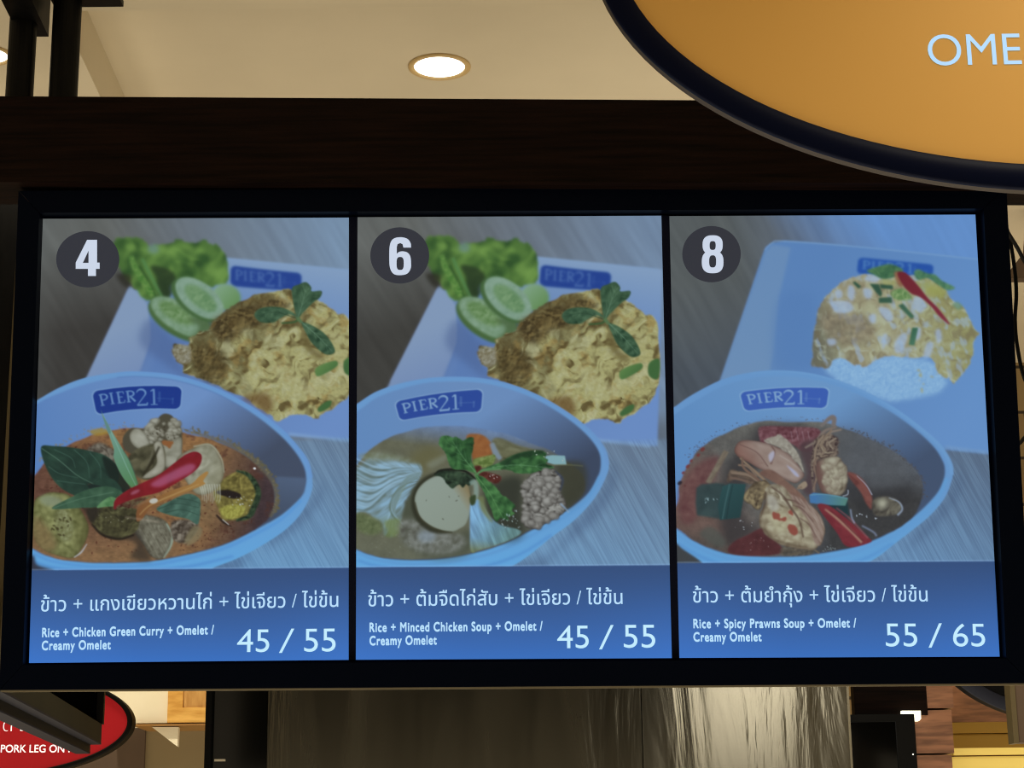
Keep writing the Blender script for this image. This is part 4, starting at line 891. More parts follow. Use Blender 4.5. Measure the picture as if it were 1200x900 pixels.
    f.line('560,350 600,380 650,425 690,468', [2, 4, 3], (206, 140, 104), soft=.8, alpha=.9); f.line('575,352 615,385 660,430 695,462', [1, 1.6, 1], (120, 24, 28), soft=.6, alpha=.8)
    f.line('600,345 650,385 712,452', [1.5, 2], (198, 84, 88), soft=.7, alpha=.7)
    f.fill('640,220 670,228 700,255 725,305 724,350 705,330 685,290 650,245', lumpy((112, 40, 32), (172, 84, 66), 463, 5, .8, 3, 55), soft=.9)
    f.line('672,232 705,265 726,300', [.8, 1.2, 1.5], (186, 190, 206), soft=.4, alpha=.8)
    f.fill('726,330 745,308 790,308 825,330 822,362 780,374 735,370', over(lumpy((70, 60, 48), (146, 132, 104), 465, 6, .9), flat((196, 184, 150)), lambda X, Y: 1.2-np.hypot(X-1034, Y-590)/8.), soft=1)
    f.line('785,310 820,325 832,350 815,372', [1, 2, 2.5], (176, 186, 206), soft=.6, alpha=.8)
    f.specks('640,370 660,360 760,378 790,384 720,384', 7, .7, (214, 216, 222), 48, soft=.3)
    f.line('650,350 655,380 665,400', [2, 2], (170, 180, 206), soft=.6, alpha=.7); f.line('690,408 730,430 742,445', [2, 2.5], (150, 158, 186), soft=.7, alpha=.7)
    f.specks('540,490 590,470 600,490 560,500', 16, .6, (170, 176, 170), 49, soft=.35, alpha=.6)
    crest(f, [(867, 460), (971.5, 455), (968, 478.5), (873, 482)], .13, (64, 98, 204), (150, 182, 236), .5, (160, 192, 240))
    finish(f, .09); caption_bar(f, ((794, 660), (1166, 657.5), 0), 5)
    return f

# ================================================================= the setting
ZL, ZU = EYE[2]+1.715, EYE[2]+1.85                        # lower ceiling, raised field
E1, E2 = onZ(95, 65, ZL), onZ(117, 112, ZL); d = (E2-E1)/(E2-E1)[1]
U1, U2 = onZ(100, 7, ZU), onZ(146, 113, ZU); du = (U2-U1)/(U2-U1)[1]
lipY = onZ(400, 9, ZL)[1]; YB = 6.95
XR = 2.2
def line_at(P, d, Y): return P+d*(Y-P[1])
bm = bmesh.new()
def quad(bm, *ps): bm.faces.new([bm.verts.new(tuple(map(float, p))) for p in ps])
a, b = line_at(E1, d, lipY), line_at(E1, d, YB)
quad(bm, (-6, -7, ZL), (6, -7, ZL), (6, lipY, ZL), (a[0], lipY, ZL), (-6, lipY, ZL))
quad(bm, (-6, lipY, ZL), a, b, (-6, YB, ZL))
quad(bm, (XR, lipY, ZL), (6, lipY, ZL), (6, YB, ZL), (XR, YB, ZL))
ua, ub = line_at(U1, du, lipY), line_at(U1, du, YB)
quad(bm, a, b, ub, ua)                                    # side of the raised field
quad(bm, ua, ub, (XR, YB, ZU), (XR, lipY, ZU))
quad(bm, (a[0], lipY, ZL), (XR, lipY, ZL), (XR, lipY, ZU), (ua[0], lipY, ZU))
quad(bm, (XR, lipY, ZL), (XR, YB, ZL), (XR, YB, ZU), (XR, lipY, ZU))
struct(obj('ceiling', bm, MT['ceil']))
bm = bmesh.new(); quad(bm, (-6, -7, 0), (6, -7, 0), (6, YB+.3, 0), (-6, YB+.3, 0)); struct(obj('floor', bm, MT['floor']))
w = obj('wall_back', box(bmesh.new(), (-6, YB, 0), (6, YB+.12, ZU)), MT['tiles']); struct(w)

# dark timber beam above the menu board
YF = 3.36
tl, tr, bl, br_ = onY(0, 112.7, YF), onY(800, 117.3, YF), onY(0, 213.3, YF), onY(800, 214, YF)
sl, sb = (tr[2]-tl[2])/(tr[0]-tl[0]), (br_[2]-bl[2])/(br_[0]-bl[0])
zb = lambda X: bl[2]+sb*(X-bl[0])
bm = bmesh.new()
prism(bm, [(-2.4, YF, zb(-2.4)), (2.4, YF, zb(2.4)), (2.4, YF, tr[2]+sl*(2.4-tr[0])), (-2.4, YF, tl[2]+sl*(-2.4-tl[0]))], (0, .125, 0))
bev(bm, .003)
beam = struct(obj('beam', bm, MT['wood'])); beam['label'] = 'dark stained timber beam above the lit menu board'

# ================================================================= the menu board
CORN = [(50, 256.5), (1143, 251.5), (1171.5, 769.5), (34, 777)]
r4 = [ray(*p) for p in CORN]
dn = np.linalg.svd(np.stack([r4[0], -r4[1], r4[2], -r4[3]], 1))[2][-1]; dn /= dn[0]
P4 = [EYE*0+dn[i]*r4[i] for i in range(4)]; k = 1.8/np.linalg.norm(P4[1]-P4[0]); P4 = [EYE+p*k for p in P4]
BU = P4[1]-P4[0]; BW = np.linalg.norm(BU); BU /= BW
BV = P4[0]-P4[3]; BN = np.cross(BU, BV); BN /= np.linalg.norm(BN); BV = np.cross(BN, BU)
BO = P4[3]
BM = Matrix(np.column_stack([BU, BV, BN]).tolist()).to_4x4(); BM.translation = Vector(BO)
BH = (P4[0]-P4[3])@BV
def loc(u, v, n=0.):                                      # pixel of the photograph -> the board's own plane
    r = ray(u, v); t = ((BO+BN*n-EYE)@BN)/(r@BN); p = EYE+r*t-BO
    return np.array([p@BU, p@BV])
def pix(a, b):                                            # board plane -> pixel (arrays)
    p = BO[None]+a[:, None]*BU+b[:, None]*BV-EYE; c = p@RW
    return CX+F*c[:, 0]/-c[:, 2], CY-F*c[:, 1]/-c[:, 2]
board = empty('menu_board', mtx=BM)
tag(board, 'wide black-framed backlit menu board showing dishes 4, 6 and 8 under the dark timber beam', 'menu board')

fo = [loc(20, 221, .03), loc(1177.5, 221, .03), loc(1203, 803, .03), loc(1, 806.5, .03)]
FX0, FX1 = (fo[0][0]+fo[3][0])/2, (fo[1][0]+fo[2][0])/2; FY0, FY1 = (fo[2][1]+fo[3][1])/2, (fo[0][1]+fo[1][1])/2
FX0, FX1 = min(FX0, -.045), max(FX1, BW+.05)
def frame_bar(bm, a, b, c, d, n0, n1):
    prism(bm, [(*a, n0), (*b, n0), (*c, n0), (*d, n0)], (0, 0, n1-n0))
I0, I1, J0, J1 = -.004, BW+.004, -.004, BH+.004
bm = bmesh.new(); g = .0006
frame_bar(bm, (FX0+g, FY1), (FX1-g, FY1), (I1-g, J1), (I0+g, J1), -.02, .03)
frame_bar(bm, (FX0+g, FY0), (I0+g, J0), (I1-g, J0), (FX1-g, FY0), -.02, .03)
frame_bar(bm, (FX0, FY0+g), (FX0, FY1-g), (I0, J1-g), (I0, J0+g), -.02, .03)
frame_bar(bm, (FX1, FY0+g), (I1, J0+g), (I1, J1-g), (FX1, FY1-g), -.02, .03)
bev(bm, .0018, 2)
obj('frame', bm, MT['black'], board)
obj('housing', bev(box(bmesh.new(), (FX0+.01, FY0+.012, -.10), (FX1-.01, FY1-.008, -.012)), .004), MT['black'], board)
obj('bevel_glint', box(bmesh.new(), (FX0+.002, FY0-.0035, -.018), (FX1-.002, FY0, .0285)), MT['palemetal'], board)  # pale strip standing in for light caught on the frame's lower bevel

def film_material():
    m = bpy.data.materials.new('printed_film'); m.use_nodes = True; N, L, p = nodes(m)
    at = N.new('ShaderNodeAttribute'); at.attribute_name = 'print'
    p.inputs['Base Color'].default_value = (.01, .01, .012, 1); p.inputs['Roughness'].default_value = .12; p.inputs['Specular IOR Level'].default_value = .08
    L.new(at.outputs['Color'], p.inputs['Emission Color']); p.inputs['Emission Strength'].default_value = 1.  # these colours also carry the lightbox's uneven glow and tint
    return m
FILM = film_material()
def sample(f, X, Y):
    x = np.clip((X-f.x0)*f.S-.5, 0, f.W-1.001); y = np.clip((Y-f.y0)*f.S-.5, 0, f.H-1.001)
    i, j = x.astype(int), y.astype(int); a, b = (x-i)[:, None], (y-j)[:, None]; I = f.img
    return (I[j, i]*(1-a)+I[j, i+1]*a)*(1-b)+(I[j+1, i]*(1-a)+I[j+1, i+1]*a)*b
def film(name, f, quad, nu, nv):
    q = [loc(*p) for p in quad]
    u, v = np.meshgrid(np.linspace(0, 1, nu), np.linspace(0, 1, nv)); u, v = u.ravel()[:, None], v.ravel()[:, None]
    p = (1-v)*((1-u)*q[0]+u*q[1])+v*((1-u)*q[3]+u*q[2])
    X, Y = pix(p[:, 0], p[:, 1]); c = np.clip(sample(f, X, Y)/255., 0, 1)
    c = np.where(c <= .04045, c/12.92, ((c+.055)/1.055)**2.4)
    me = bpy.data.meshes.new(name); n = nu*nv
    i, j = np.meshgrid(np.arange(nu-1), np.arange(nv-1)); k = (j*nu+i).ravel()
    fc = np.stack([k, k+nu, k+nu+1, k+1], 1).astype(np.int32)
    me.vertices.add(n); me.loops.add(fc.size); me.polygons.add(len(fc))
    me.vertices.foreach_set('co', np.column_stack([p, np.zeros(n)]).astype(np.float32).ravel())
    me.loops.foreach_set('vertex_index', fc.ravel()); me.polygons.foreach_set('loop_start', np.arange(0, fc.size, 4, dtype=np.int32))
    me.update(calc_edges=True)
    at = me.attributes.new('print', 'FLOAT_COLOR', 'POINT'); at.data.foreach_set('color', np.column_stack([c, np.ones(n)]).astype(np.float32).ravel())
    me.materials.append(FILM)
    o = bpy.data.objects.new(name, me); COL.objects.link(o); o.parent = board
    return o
PAN = [[(50, 256.4), (409, 255), (408.7, 773.3), (34, 777)], [(419, 254.6), (775, 252.8), (787.3, 771.2), (417, 773.2)], [(784.3, 253.3), (1143, 251.5), (1171.5, 769.5), (796, 771)]]
films = []
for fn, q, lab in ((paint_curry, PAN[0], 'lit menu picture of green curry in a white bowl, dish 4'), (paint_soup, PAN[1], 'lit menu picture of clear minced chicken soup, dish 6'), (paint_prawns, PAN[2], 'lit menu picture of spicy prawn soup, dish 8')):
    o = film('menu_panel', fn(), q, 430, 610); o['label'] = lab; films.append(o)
for (a, b), (c, e) in (((PAN[0][1], PAN[1][0]), (PAN[0][2], PAN[1][3])), ((PAN[1][1], PAN[2][0]), (PAN[1][2], PAN[2][3]))):
    A, B, C_, D = loc(*a), loc(*b), loc(*e), loc(*c)
    bm = bmesh.new(); prism(bm, [(*A, -.01), (*B, -.01), (*C_, -.01), (*D, -.01)], (0, 0, .013)); obj('divider', bm, MT['strip'], board)

def flat_on_board(name, poly, m, parent, n):              # list of pixel contours, the first solid, the rest holes
    cs = []
    for i, P in enumerate(poly):
        Q = np.array([loc(*p) for p in P]); s = ((Q[:, 0]*np.roll(Q[:, 1], -1))-(np.roll(Q[:, 0], -1)*Q[:, 1])).sum()
        hole = isinstance(P, tuple)
        if (s < 0) != hole: Q = Q[::-1]
        cs.append(Q)
    v, f = fill_contours(cs)
    return obj(name, (np.column_stack([v, np.full(len(v), n)]), [tuple(int(i) for i in t) for t in f]), m, parent)
def ovalp(cx, cy, rx, ry, n=48, p=2.):
    return [(cx+rx*math.copysign(abs(math.cos(t))**(2/p), math.cos(t)), cy+ry*math.copysign(abs(math.sin(t))**(2/p), math.sin(t))) for t in np.linspace(0, 2*math.pi, n, endpoint=False)]
MT['badge'] = mat('badge', (.01, .01, .01), .3, emit=srgb(50, 52, 60), es=1., spec=.02)
MT['badgenum'] = mat('badge_number', (.1, .1, .1), .4, emit=srgb(196, 208, 228), es=1., spec=.02)
MT['thai'] = mat('caption_thai', (.1, .1, .1), .4, emit=srgb(176, 218, 250), es=1., spec=.02)
MT['eng'] = mat('caption_english', (.1, .1, .1), .4, emit=srgb(176, 220, 250), es=1., spec=.02)
MT['price'] = mat('caption_price', (.1, .1, .1), .4, emit=srgb(188, 232, 252), es=1., spec=.02)
for par, (cx, cy, rx, ry) in zip(films, ((103, 304, 37, 33), (468.5, 299.5, 34.5, 33), (833.7, 298, 34.3, 33))):
    flat_on_board('number_badge', [ovalp(cx, cy, rx, ry)], MT['badge'], par, .0012)
z = lambda ox, oy, pts: [(ox+x/3., oy+y/3.) for x, y in pts]
four = [z(20, 240, [(247, 124), (282, 124), (282, 204), (291, 204), (291, 226), (278, 226), (278, 251), (250, 251), (250, 226), (207, 226), (207, 204)]), tuple(z(20, 240, [(252, 162), (252, 205), (232, 205)]))]
flat_on_board('number', four, MT['badgenum'], films[0], .002)
def glyph(P, cx, cy, w, h): return [(cx+(x-.5)*w, cy-(y/1.75-.5)*h) for x, y in P]
six_o = spline(np.array([(1., 1.27), (.98, 1.48), (.82, 1.68), (.5, 1.75), (.18, 1.67), (.03, 1.40), (0, .9), (.03, .35), (.2, .06), (.5, 0), (.82, .07), (.98, .30), (1., .58), (.96, .88), (.82, 1.05), (.6, 1.1), (.43, 1.06), (.345, .98)]), False, 5)
six_o = [tuple(p) for p in six_o]+[(.345, 1.3), (.38, 1.43), (.5, 1.48), (.61, 1.43), (.65, 1.27)]
six_i = [(.5+.165*x, .54+.30*y) for x, y in ovalp(0, 0, 1, 1, 28, 3)]
flat_on_board('number', [glyph(six_o, 469, 300.5, 25.5, 44.5), tuple(glyph(six_i, 469, 300.5, 25.5, 44.5))], MT['badgenum'], films[1], .002)
flat_on_board('number', [ovalp(835, 287.2, 11.8, 11.2, 40, 2.6), ovalp(835, 307.3, 12.7, 13.2, 40, 2.6), tuple(ovalp(835, 288, 3.6, 5.2, 24, 2.8)), tuple(ovalp(835, 306.6, 4.1, 7.2, 24, 2.8))], MT['badgenum'], films[2], .002)
def board_text(name, body, x0, y0, x1, y1, cap, m, par, weight=0., vs=None, gap=1.):
    """Baseline from (x0, y0) to (x1, y1); cap = capital height, all in pixels of the photograph."""
    a, b = loc(x0, y0), loc(x1, y1); h = np.linalg.norm(loc((x0+x1)/2, (y0+y1)/2-cap)-loc((x0+x1)/2, (y0+y1)/2)); up = np.array([-(b-a)[1], (b-a)[0]]); up /= np.linalg.norm(up)
    return lettering(name, body, lambda x, y: np.column_stack([a+x[:, None]*(b-a)+y[:, None]*up*h, np.full(len(x), .0016)]), m, par, weight, vs, gap)
TH = .57                                                  # height of a Thai consonant at size 1
CAP = [
    ('ข้าว + แกงเขียวหวานไก่ + ไข่เจียว / ไข่ข้น', (48, 716.5, 396.5, 711), 13.2, [('Rice + Chicken Green Curry + Omelet /', (49.5, 746.5, 251, 743)), ('Creamy Omelet', (49, 761.7, 130, 760.6))], [('45', (277.8, 764.6, 315.5, 764.3), 27), ('/', (327, 765.2, 345, 765), 28.5), ('55', (356.5, 764, 393.4, 763.6), 27)]),
    ('ข้าว + ต้มจืดไก่สับ + ไข่เจียว / ไข่ข้น', (431.5, 710.5, 729.5, 707.7), 13.2, [('Rice + Minced Chicken Soup + Omelet /', (433, 740.4, 636, 738.6)), ('Creamy Omelet', (433, 756, 512, 755))], [('45', (653, 760, 690, 759.8), 27), ('/', (702, 761, 719, 760.9), 28.5), ('55', (731, 759.4, 768, 759.2), 27)]),
    ('ข้าว + ต้มยำกุ้ง + ไข่เจียว / ไข่ข้น', (812, 706, 1087, 704.7), 13.2, [('Rice + Spicy Prawns Soup + Omelet /', (812.5, 736, 1003.5, 735)), ('Creamy Omelet', (812.5, 751.6, 892.5, 751.2))], [('55', (1038, 757.8, 1075, 757.8), 27), ('/', (1088, 759, 1103.5, 759), 28.5), ('65', (1117, 757.8, 1154.6, 757.8), 27)]),
]
for par, (thai, tb, th, eng, pr) in zip(films, CAP):
    board_text('thai_caption', thai, *tb, th, MT['thai'], par, -.006, TH)
    for s, q in eng: board_text('english_caption', s, *q, 11.0, MT['eng'], par, .036, gap=1.13)
    for body, q, cap in pr:
        if body == '/': flat_on_board('price_slash', [[(q[2]-3.4, q[1]-cap), (q[2], q[1]-cap), (q[0]+3.4, q[1]), (q[0], q[1])]], MT['price'], par, .0016)
        else: board_text('price_digits', body, *q, cap, MT['price'], par, -.002, 'max')

# ================================================================= signs
def oval_sign(name, cx, cy, a, b, rim, Y, depth, face_m, rim_m, side_m, n=120):
    t = np.linspace(0, 2*math.pi, n, endpoint=False)
    c, e, g_ = onY(cx, cy, Y), onY(cx+a, cy, Y), onY(cx, cy+b, Y)
    A, B = np.linalg.norm(e-c), np.linalg.norm(g_-c); rm = rim*A/a
    s = empty(name, c)
    ring = lambda k, y: [(math.cos(x)*(A+k), y, math.sin(x)*(B+k)) for x in t]
    def loft(rings, close=False):
        bm = bmesh.new(); R = [[bm.verts.new(p) for p in q] for q in rings]
        for q, u in (zip(R, R[1:]+R[:1]) if close else zip(R, R[1:])):
            for i in range(n): bm.faces.new((q[i], q[(i+1) % n], u[(i+1) % n], u[i]))
        return bm, R
    bm, R = loft([ring(0, .004), ring(.0, .0), ring(.002, -.002), ring(rm-.002, -.002), ring(rm, .001), ring(rm, .006), ring(0, .006)], True); obj('rim', bm, rim_m, s, True)
    bm, R = loft([ring(rm-.001, .006), ring(rm-.001, depth), ring(rm-.02, depth)]); bm.faces.new(R[-1]); obj('side_band', bm, side_m, s)
    bm, R = loft([ring(.001, .003), ring(.001, .005)]); bm.faces.new(R[0]); bm.faces.new(R[1][::-1]); obj('face', bm, face_m, s)
    return s, c
def sign_text(name, body, x0, y0, x1, y1, cap, Y, m, s, c, weight=0., vs=None):
    a, b = onY(x0, y0, Y)-c, onY(x1, y1, Y)-c; h = np.linalg.norm(onY(x0, y0-cap, Y)-onY(x0, y0, Y))
    up = np.array([0, 0, 1.])
    o = lettering(name, body, lambda x, y: a+x[:, None]*(b-a)+y[:, None]*up*h, m, s, weight, vs)
    o.location = (0, .0022, 0); return o
YS = 2.25
s, c = oval_sign('oval_sign', 1245, -78, 525, 271, 30, YS, .022, MT['orange'], MT['navy'], MT['brown'])
tag(s, 'large orange oval sign with navy rim and pale blue letters, hung before the beam', 'sign')
sign_text('lettering', 'OMELET', 1089, 76, 1285, 73, 38.5, YS, MT['ice'], s, c, -.004)
for x in (-.22, .22): obj('hanger_rod', tube([(x, .014, .25), (x, .014, .30), (x, .014, ZL-c[2])], .006, 12), MT['pipe'], s, True)

YR = 5.9
s2, c2 = oval_sign('oval_sign', -41, 848, 190, 62, 6, YR, .06, MT['red'], MT['rimblack'], MT['rimblack'])
tag(s2, 'red oval sign with black rim and white letters PORK LEG ON RICE, far lower left', 'sign')
sign_text('english_lettering', 'PORK LEG ON RICE', .5, 881.6, 103, 881.6, 9.3, YR, MT['white'], s2, c2, .012)
sign_text('thai_lettering', 'ลต', -10, 857, 13.5, 857, 12, YR, MT['white'], s2, c2, .02, TH)
sign_text('thai_lettering', 'ง', 20, 857, 30, 857, 12, YR, MT['white'], s2, c2, .02, TH)
obj('hanger', box(bmesh.new(), (.08, .02, .17), (.10, .05, ZL-c2[2])), MT['rimblack'], s2)

# dark oval sign seen from behind, lower right
YD = 4.7
s3, c3 = oval_sign('oval_sign', 1262, 744, 154, 88, 15.5, YD, .05, MT['cable'], MT['grey'], MT['cable'])
tag(s3, 'dark grey oval sign hanging under the right end of the menu board', 'sign')
obj('hanger', box(bmesh.new(), (-.02, .01, .2), (.02, .04, ZU-c3[2])), MT['rimblack'], s3)

# ================================================================= overhead steelwork and lamps
def downlight(u, v, zc, rad, label, watts=LAMP_W, p=None):
    p = onZ(u, v, zc) if p is None else p; o = empty('ceiling_downlight', p); n = 48; t = np.linspace(0, 2*math.pi, n, endpoint=False)
    def lathe(prof):
        bm = bmesh.new(); R = [[bm.verts.new((r*math.cos(q), r*math.sin(q), h)) for q in t] for r, h in prof]
        for a, b in zip(R, R[1:]):
            for i in range(n): bm.faces.new((a[i], a[(i+1) % n], b[(i+1) % n], b[i]))
        return bm, R
    bm, R = lathe([(rad*1.0, -.0005), (rad, -.004), (rad*.93, -.007), (rad*.82, -.004), (rad*.80, .0), (rad*.80, -.0005)]); obj('trim_ring', bm, MT['ring'], o, True)
    bm, R = lathe([(rad*.81, -.002), (rad*.5, -.0032), (rad*.05, -.0036)]); bm.faces.new(R[-1]); obj('lens', bm, MT['lens'], o, True)
    l = bpy.data.lights.new('downlight_bulb', 'SPOT'); l.energy = watts; l.spot_size = 2.3; l.spot_blend = .8; l.shadow_soft_size = rad*.7; l.color = (1., .90, .72)
    lo = bpy.data.objects.new('downlight_bulb', l); COL.objects.link(lo); lo.parent = o; lo.location = (0, 0, -.02)
    return tag(o, label, 'ceiling light')
downlight(515, 77.5, ZU, .0745, 'round recessed downlight in the cream ceiling above the beam')
downlight(-13, 63.5, ZL, .05, 'bright round ceiling light cut by the upper left edge beside the black pipe')

downlight(1240, -330, ZL, .07, 'added unseen ceiling light brightening the orange oval sign, above the upper right corner', 40., (.95, 1.72, ZL))  # lamp added out of view for the gradient on the sign face
downlight(0, 0, ZL, .07, 'added ceiling light hidden by the beam, brightening the cream wall cabinet', 92., (-1.55, 5.75, ZL))  # added lamp, lifts the cabinet front
downlight(0, 0, ZL, .07, 'added ceiling light brightening the yellow fascia, hidden by the orange sign', 92., (2.35, 5.2, ZL))  # added lamp, lifts the yellow faces

def pipe(u_top, v_top, u_bot, v_bot, r, ztop, name, label):
    p = onY((u_top+u_bot)/2, (v_top+v_bot)/2, 3.425); zb_ = onY(u_bot, v_bot, YF)[2]
    zb_ = tl[2]+sl*(p[0]-tl[0]); o = empty(name, (p[0], 3.425, zb_))
    obj('tube', tube([(0, 0, 0), (0, 0, .2), (0, 0, ztop-zb_)], r, 28), MT['pipe'], o, False)
    obj('base_flange', tube([(0, 0, 0), (0, 0, .006)], r*1.08, 28), MT['pipe'], o)
    tag(o, label, 'pipe', 'black pipes standing on the beam'); return o
p1 = pipe(28.5, 20, 22, 112, .0268, EYE[2]+1.63, 'support_pipe', 'black steel pipe at the far left, under the steel channel')
p2 = pipe(80, 10, 73, 112, .0278, ZL, 'support_pipe', 'black steel pipe second from the left, with a plate at its top')
a, b = onY(60, 1, 3.425)-np.array(p2.location), onY(141, 1, 3.425)-np.array(p2.location)
obj('top_plate', bev(box(bmesh.new(), (a[0], -.03, a[2]), (b[0], .03, a[2]+.012)), .001), MT['pipe'], p2)
HC = EYE[2]+1.63; q0, q1 = onZ(23, 43, HC), onZ(57, 43, HC); n0, n1 = onZ(4, 0, HC), onZ(37, 0, HC)
dd = (n1-q1)/(n1-q1)[1]; far = q1[1]
bm = bmesh.new(); L0 = q0+dd*(2.4-far); L1 = q1+dd*(2.4-far)
prism(bm, [L0, L1, q1, q0], (0, 0, ZL-HC)); bev(bm, .002)
tag(obj('steel_channel', bm, MT['pipe']), 'black steel channel under the ceiling at the upper left corner', 'steel channel')

# ================================================================= beyond the board, lower left
# stepped signboard edge running away from the camera
dv = ray(395, 1016); dv = np.array([dv[0]/dv[1], 1., 0])
YE = 5.5
def run(u0, v0, u1, v1, back=1.84, thick=None, m=None, name='', parent=None):
    A, B = onY(u0, v0, YE), onY(u1, v1, YE)
    lo, hi = min(A[2], B[2]), max(A[2], B[2]); x0, x1 = min(A[0], B[0]), max(A[0], B[0])
    bm = bmesh.new(); prism(bm, [(x0, YE, lo), (x1, YE, lo), (x1, YE, hi), (x0, YE, hi)], -dv*back); bev(bm, .0015, 1)
    return obj(name, bm, m, parent)
hb = empty('hanging_light_box', onY(118, 872, YE)); off = -np.array(hb.location)
o1 = run(100, 849, 118.5, 872, m=MT['olive'], name='side_board', parent=hb)
o2 = run(102, 872.3, 112, 872.2, m=MT['grey'], name='x')
bpy.data.objects.remove(o2)
o3 = run(98.5, 870.8, 118.6, 872.6, m=MT['grey'], name='underside', parent=hb)
o4 = run(90, 872.8, 105.5, 882, m=MT['darkgrey'], name='lower_rail', parent=hb)
o5 = run(89, 882, 105.6, 883.4, m=MT['grey'], name='rail_underside', parent=hb)
o6 = run(40, 790, 113, 849, m=MT['pitch'], name='back_panel', parent=hb)
o7 = run(116.5, 790, 122, 849, back=.03, m=MT['darkgrey'], name='end_post', parent=hb)
for q in (o1, o3, o4, o5, o6, o7): q.location = off
tag(hb, 'dark stepped light box rail slanting back before the red oval sign', 'light box')

# wall cabinets
YC = 6.6
cab = empty('wall_cabinet', onY(150, 848, YC)); co_ = -np.array(cab.location)
A, B = onY(120, 848, YC), onY(255, 848, YC); top = onY(150, 700, YC)[2]
pc = [obj('carcass', bev(box(bmesh.new(), (A[0], YC, A[2]), (B[0], YC+.28, top)), .002), MT['cream'], cab)]
A, B = onY(197, 847.5, YC), onY(262, 847.5, YC); w_ = .052
bm = bmesh.new(); y0, y1 = YC-.02, YC-.0005
x0, x1, z0, z1 = A[0], B[0], A[2], top
prism(bm, [(x0, y0, z0), (x0+w_, y0, z0+w_), (x0+w_, y0, z1-w_), (x0, y0, z1)], (0, y1-y0, 0)); prism(bm, [(x1, y0, z0), (x1, y0, z1), (x1-w_, y0, z1-w_), (x1-w_, y0, z0+w_)], (0, y1-y0, 0))
bev(bm, .003, 1)
dr = obj('door', bm, MT['pine'], cab); pc.append(dr)
for P in ([(x0, y0, z0), (x1, y0, z0), (x1-w_, y0, z0+w_), (x0+w_, y0, z0+w_)], [(x0, y0, z1), (x0+w_, y0, z1-w_), (x1-w_, y0, z1-w_), (x1, y0, z1)]):
    bm = bmesh.new(); prism(bm, P, (0, y1-y0, 0)); obj('rail', bev(bm, .003, 1), MT['pine'], dr)
obj('door_panel', bev(box(bmesh.new(), (x0+w_, y0+.008, z0+w_), (x1-w_, y1, z1-w_)), .004), MT['pined'], dr)
A, B = onY(158, 851.5, YC), onY(255, 848.3, YC)
pc.append(obj('bottom_trim', box(bmesh.new(), (A[0], YC-.03, A[2]), (B[0], YC+.29, B[2])), MT['trimwood'], cab))
for q in pc: q.location = co_
tag(cab, 'cream wall cabinet with a pale pine panelled door beside the red sign', 'cabinet')
bm = bmesh.new(); px_prism(bm, [(178, 852), (209, 852), (208, 875)], YC+.0, .03)
tag(obj('corner_bracket', bev(bm, .002, 1), MT['cream']), 'small cream triangular bracket under the wall cabinet', 'bracket')
bm = bmesh.new(); px_box(bm, 168, 852, 262, 960, YC+.24, .08); struct(obj('wall_left', bm, MT['wallo']))
bm = bmesh.new(); px_box(bm, 60, 852, 168.3, 960, YC+.22, .08); struct(obj('trim_1', bm, MT['walld']))

# ================================================================= steel hood and what stands beside it
YH = 5.0
hood = empty('exhaust_hood', onY(650, 880, YH)); ho = -np.array(hood.location)
A, B, C_ = onY(313.5, 850, YH), onY(752.3, 850, YH), onY(994, 850, YH); zt, zl = onY(600, 700, YH)[2], onY(600, 960, YH)[2]
parts = [obj('steel_panel', bev(box(bmesh.new(), (A[0], YH, zl), (B[0]-.0012, YH+.5, zt)), .0015), MT['steel'], hood),
         obj('steel_panel', bev(box(bmesh.new(), (B[0]+.0012, YH, zl), (C_[0], YH+.5, zt)), .0015), MT['steel'], hood),
         obj('edge_strip', bev(box(bmesh.new(), (C_[0], YH-.004, zl), (C_[0]+.006, YH+.02, zt)), .001), MT['palemetal'], hood)]
for q in parts: q.location = ho
tag(hood, 'brushed steel exhaust hood with one seam below the menu board', 'hood')
bm = bmesh.new(); px_box(bm, 249, 700, 313.3, 960, YH-.005, .5)
col = empty('black_column', onY(280, 880, YH)); q = obj('casing', bev(bm, .002), MT['tvs'], col); q.location = -np.array(col.location)
bm = bmesh.new(); px_box(bm, 241, 700, 248, 960, YH-.03, .06); q = obj('edge_post', bev(bm, .003), MT['cable'], col); q.location = -np.array(col.location)
bm = bmesh.new(); px_box(bm, 251, 889.6, 264, 892.2, YH-.012, .006); q = obj('glint_bar', bev(bm, .001), MT['glint'], col); q.location = -np.array(col.location)  # small pale bar standing in for a highlight on the column
tag(col, 'glossy black column at the left end of the steel hood', 'column')

YT = 5.54
tv = empty('television', onY(1030, 880, YT)); to = -np.array(tv.location)
x0, x1 = onY(985, 870, YT)[0], onY(1073.5, 870, YT)[0]; z1 = onY(1030, 837, YT)[2]; z0 = z1-.42; x0 = x1-.70
fr = bmesh.new()
for lo, hi in (((x0, YT, z1-.022), (x1, YT+.045, z1)), ((x0, YT, z0), (x1, YT+.045, z0+.022)), ((x1-.055, YT, z0+.022), (x1, YT+.045, z1-.022)), ((x0, YT, z0+.022), (x0+.055, YT+.045, z1-.022))): box(fr, lo, hi)
for q in (obj('bezel', bev(fr, .003), MT['tvb'], tv), obj('screen', box(bmesh.new(), (x0+.05, YT+.006, z0+.02), (x1-.05, YT+.045, z1-.02)), MT['tvs'], tv),
          obj('power_light', box(bmesh.new(), (x1-.013, YT-.002, z1-.118), (x1-.0095, YT+.001, z1-.114)), MT['white'], tv)): q.location = to
tag(tv, 'black television at the right end of the steel hood', 'television')
bm = bmesh.new(); px_prism(bm, [(1057, 832.8), (1079, 832.8), (1079.3, 842.5), (1077, 844.8), (1071.5, 844.8), (1071.5, 837.5), (1057, 837)], YT+.05, .022)
tag(obj('lamp_strip', bev(bm, .001), MT['lampl']), 'small glowing L-shaped lamp behind the top right corner of the television', 'lamp')
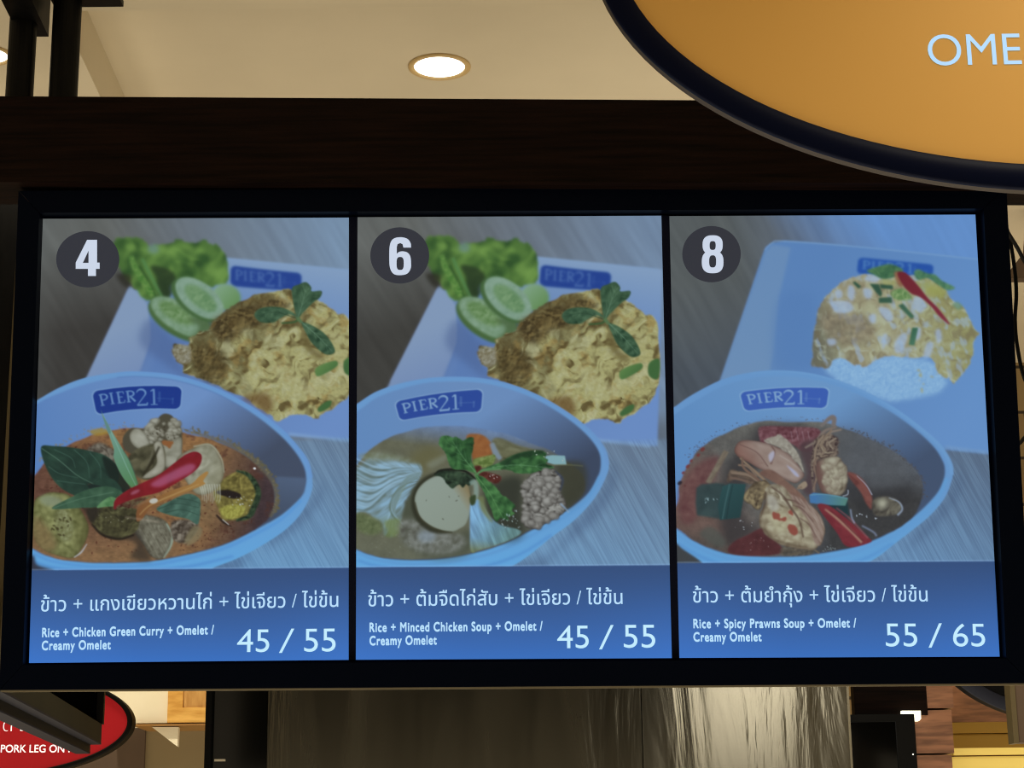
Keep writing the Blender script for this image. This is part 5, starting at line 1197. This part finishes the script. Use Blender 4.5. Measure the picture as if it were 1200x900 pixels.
bm = bmesh.new(); px_box(bm, 998, 700, 1083, 838.5, YT+.075, .05); struct(obj('trim_2', bm, MT['wood']))

# pillar of wooden blocks, the wall beyond it
YP = 5.62
for u0, v0, u1, v1, i in ((1040, 780, 1116, 830, 0), (1040, 832.3, 1116.6, 882.8, 1), (1040, 885, 1117.3, 940, 2)):
    bm = bmesh.new(); px_box(bm, u0, v0, u1, v1, YP, .4); bev(bm, .004)
    o = obj('trim_%d' % (3+i), bm, MT['block']); struct(o)
YW = 6.4
bm = bmesh.new(); px_box(bm, 1100, 780, 1230, 845.8, YW, .1); struct(obj('trim_6', bm, MT['block']))
bm = bmesh.new(); px_box(bm, 1105, 846, 1230, 859, YW-.01, .1); px_box(bm, 1105, 859.8, 1230, 940, YW-.004, .1); bev(bm, .003); struct(obj('wall_right', bm, MT['siding']))
cn = empty('yellow_fascia', onY(1160, 890, YW-.4)); yo = -np.array(cn.location); Yc = YW-.4
for nm, q in (('ledge', (1117.3, 876, 1260, 884.3)), ('front_panel', (1118, 886, 1260, 960))):
    bm = bmesh.new(); px_box(bm, *q, Yc+(.0 if nm == 'ledge' else .006), .38); o = obj(nm, bev(bm, .002), MT['yellow'], cn); o.location = yo
bm = bmesh.new(); px_box(bm, 1118.5, 884, 1260, 887, Yc+.02, .3); o = obj('shadow_gap', bm, MT['trimwood'], cn); o.location = yo
tag(cn, 'bright yellow boxed fascia before the ochre boards, lower right edge', 'panel')
YQ = 4.4
bp = empty('brown_post', onY(1192, 840, YQ)); bo = -np.array(bp.location)
bm = bmesh.new(); px_box(bm, 1184.5, 770, 1190.5, 871, YQ, .05); q = obj('edge', bev(bm, .001), MT['bronze'], bp); q.location = bo
bm = bmesh.new(); px_box(bm, 1190.5, 770, 1240, 870, YQ+.005, .05); q = obj('panel', bev(bm, .001), MT['walld'], bp); q.location = bo
tag(bp, 'brown hanging panel with olive edge at the right, below the menu board', 'panel')

# ================================================================= either side of the board
YG = 3.86
bm = bmesh.new(); px_box(bm, -16, 150, 25, 694, YG, .04); tag(obj('black_post', bev(bm, .002), MT['pipe']), 'black upright post left of the menu board, behind a thin bronze strip', 'post')
bm = bmesh.new(); px_box(bm, 6.5, 225, 13.5, 803, 3.78, .02); tag(obj('bronze_post', bev(bm, .002), MT['bronze']), 'thin bronze strip as the lit edge of a post, between the black post and the menu board', 'post')  # strip colour stands in for light on a post's edge
bm = bmesh.new(); px_prism(bm, [(1150, 352), (1183, 318), (1203, 292), (1206, 247), (1240, 247), (1240, 326), (1183, 326)], 5.2, .04)
tag(obj('wooden_brace', bm, MT['walld']), 'slanting brown timber brace on the tiled wall right of the menu board', 'brace')
def wire(pts, label, r=.0042):
    P = spline(np.array([onY(u, v, Y) for u, v, Y in pts]) if False else np.array([[u, v] for u, v, Y in pts], float), False, 6)
    Ys = np.interp(np.linspace(0, 1, len(P)), np.linspace(0, 1, len(pts)), [q[2] for q in pts])
    tag(obj('cable', tube([onY(p[0], p[1], y) for p, y in zip(P, Ys)], r, 10), MT['cable'], None, True), label, 'cable', 'cables beside the menu board')
wire([(1170, 250, 3.56), (1181, 272, 3.6), (1192, 290, 3.66), (1205, 313, 3.7), (1230, 345, 3.72)], 'upper black cable slanting right from behind the menu board corner')
wire([(1170, 245, 3.72), (1182, 275, 3.78), (1189, 315, 3.80), (1191, 345, 3.80), (1189.5, 375, 3.80), (1192, 405, 3.80), (1200, 442, 3.80), (1215, 470, 3.80)], 'long black cable hanging down beside the right frame of the menu board')
wire([(1176, 517, 3.56), (1189, 520.5, 3.64), (1195, 519, 3.66), (1203, 511, 3.68), (1225, 495, 3.7)], 'short black cable curving out beside the lower right frame of the menu board')
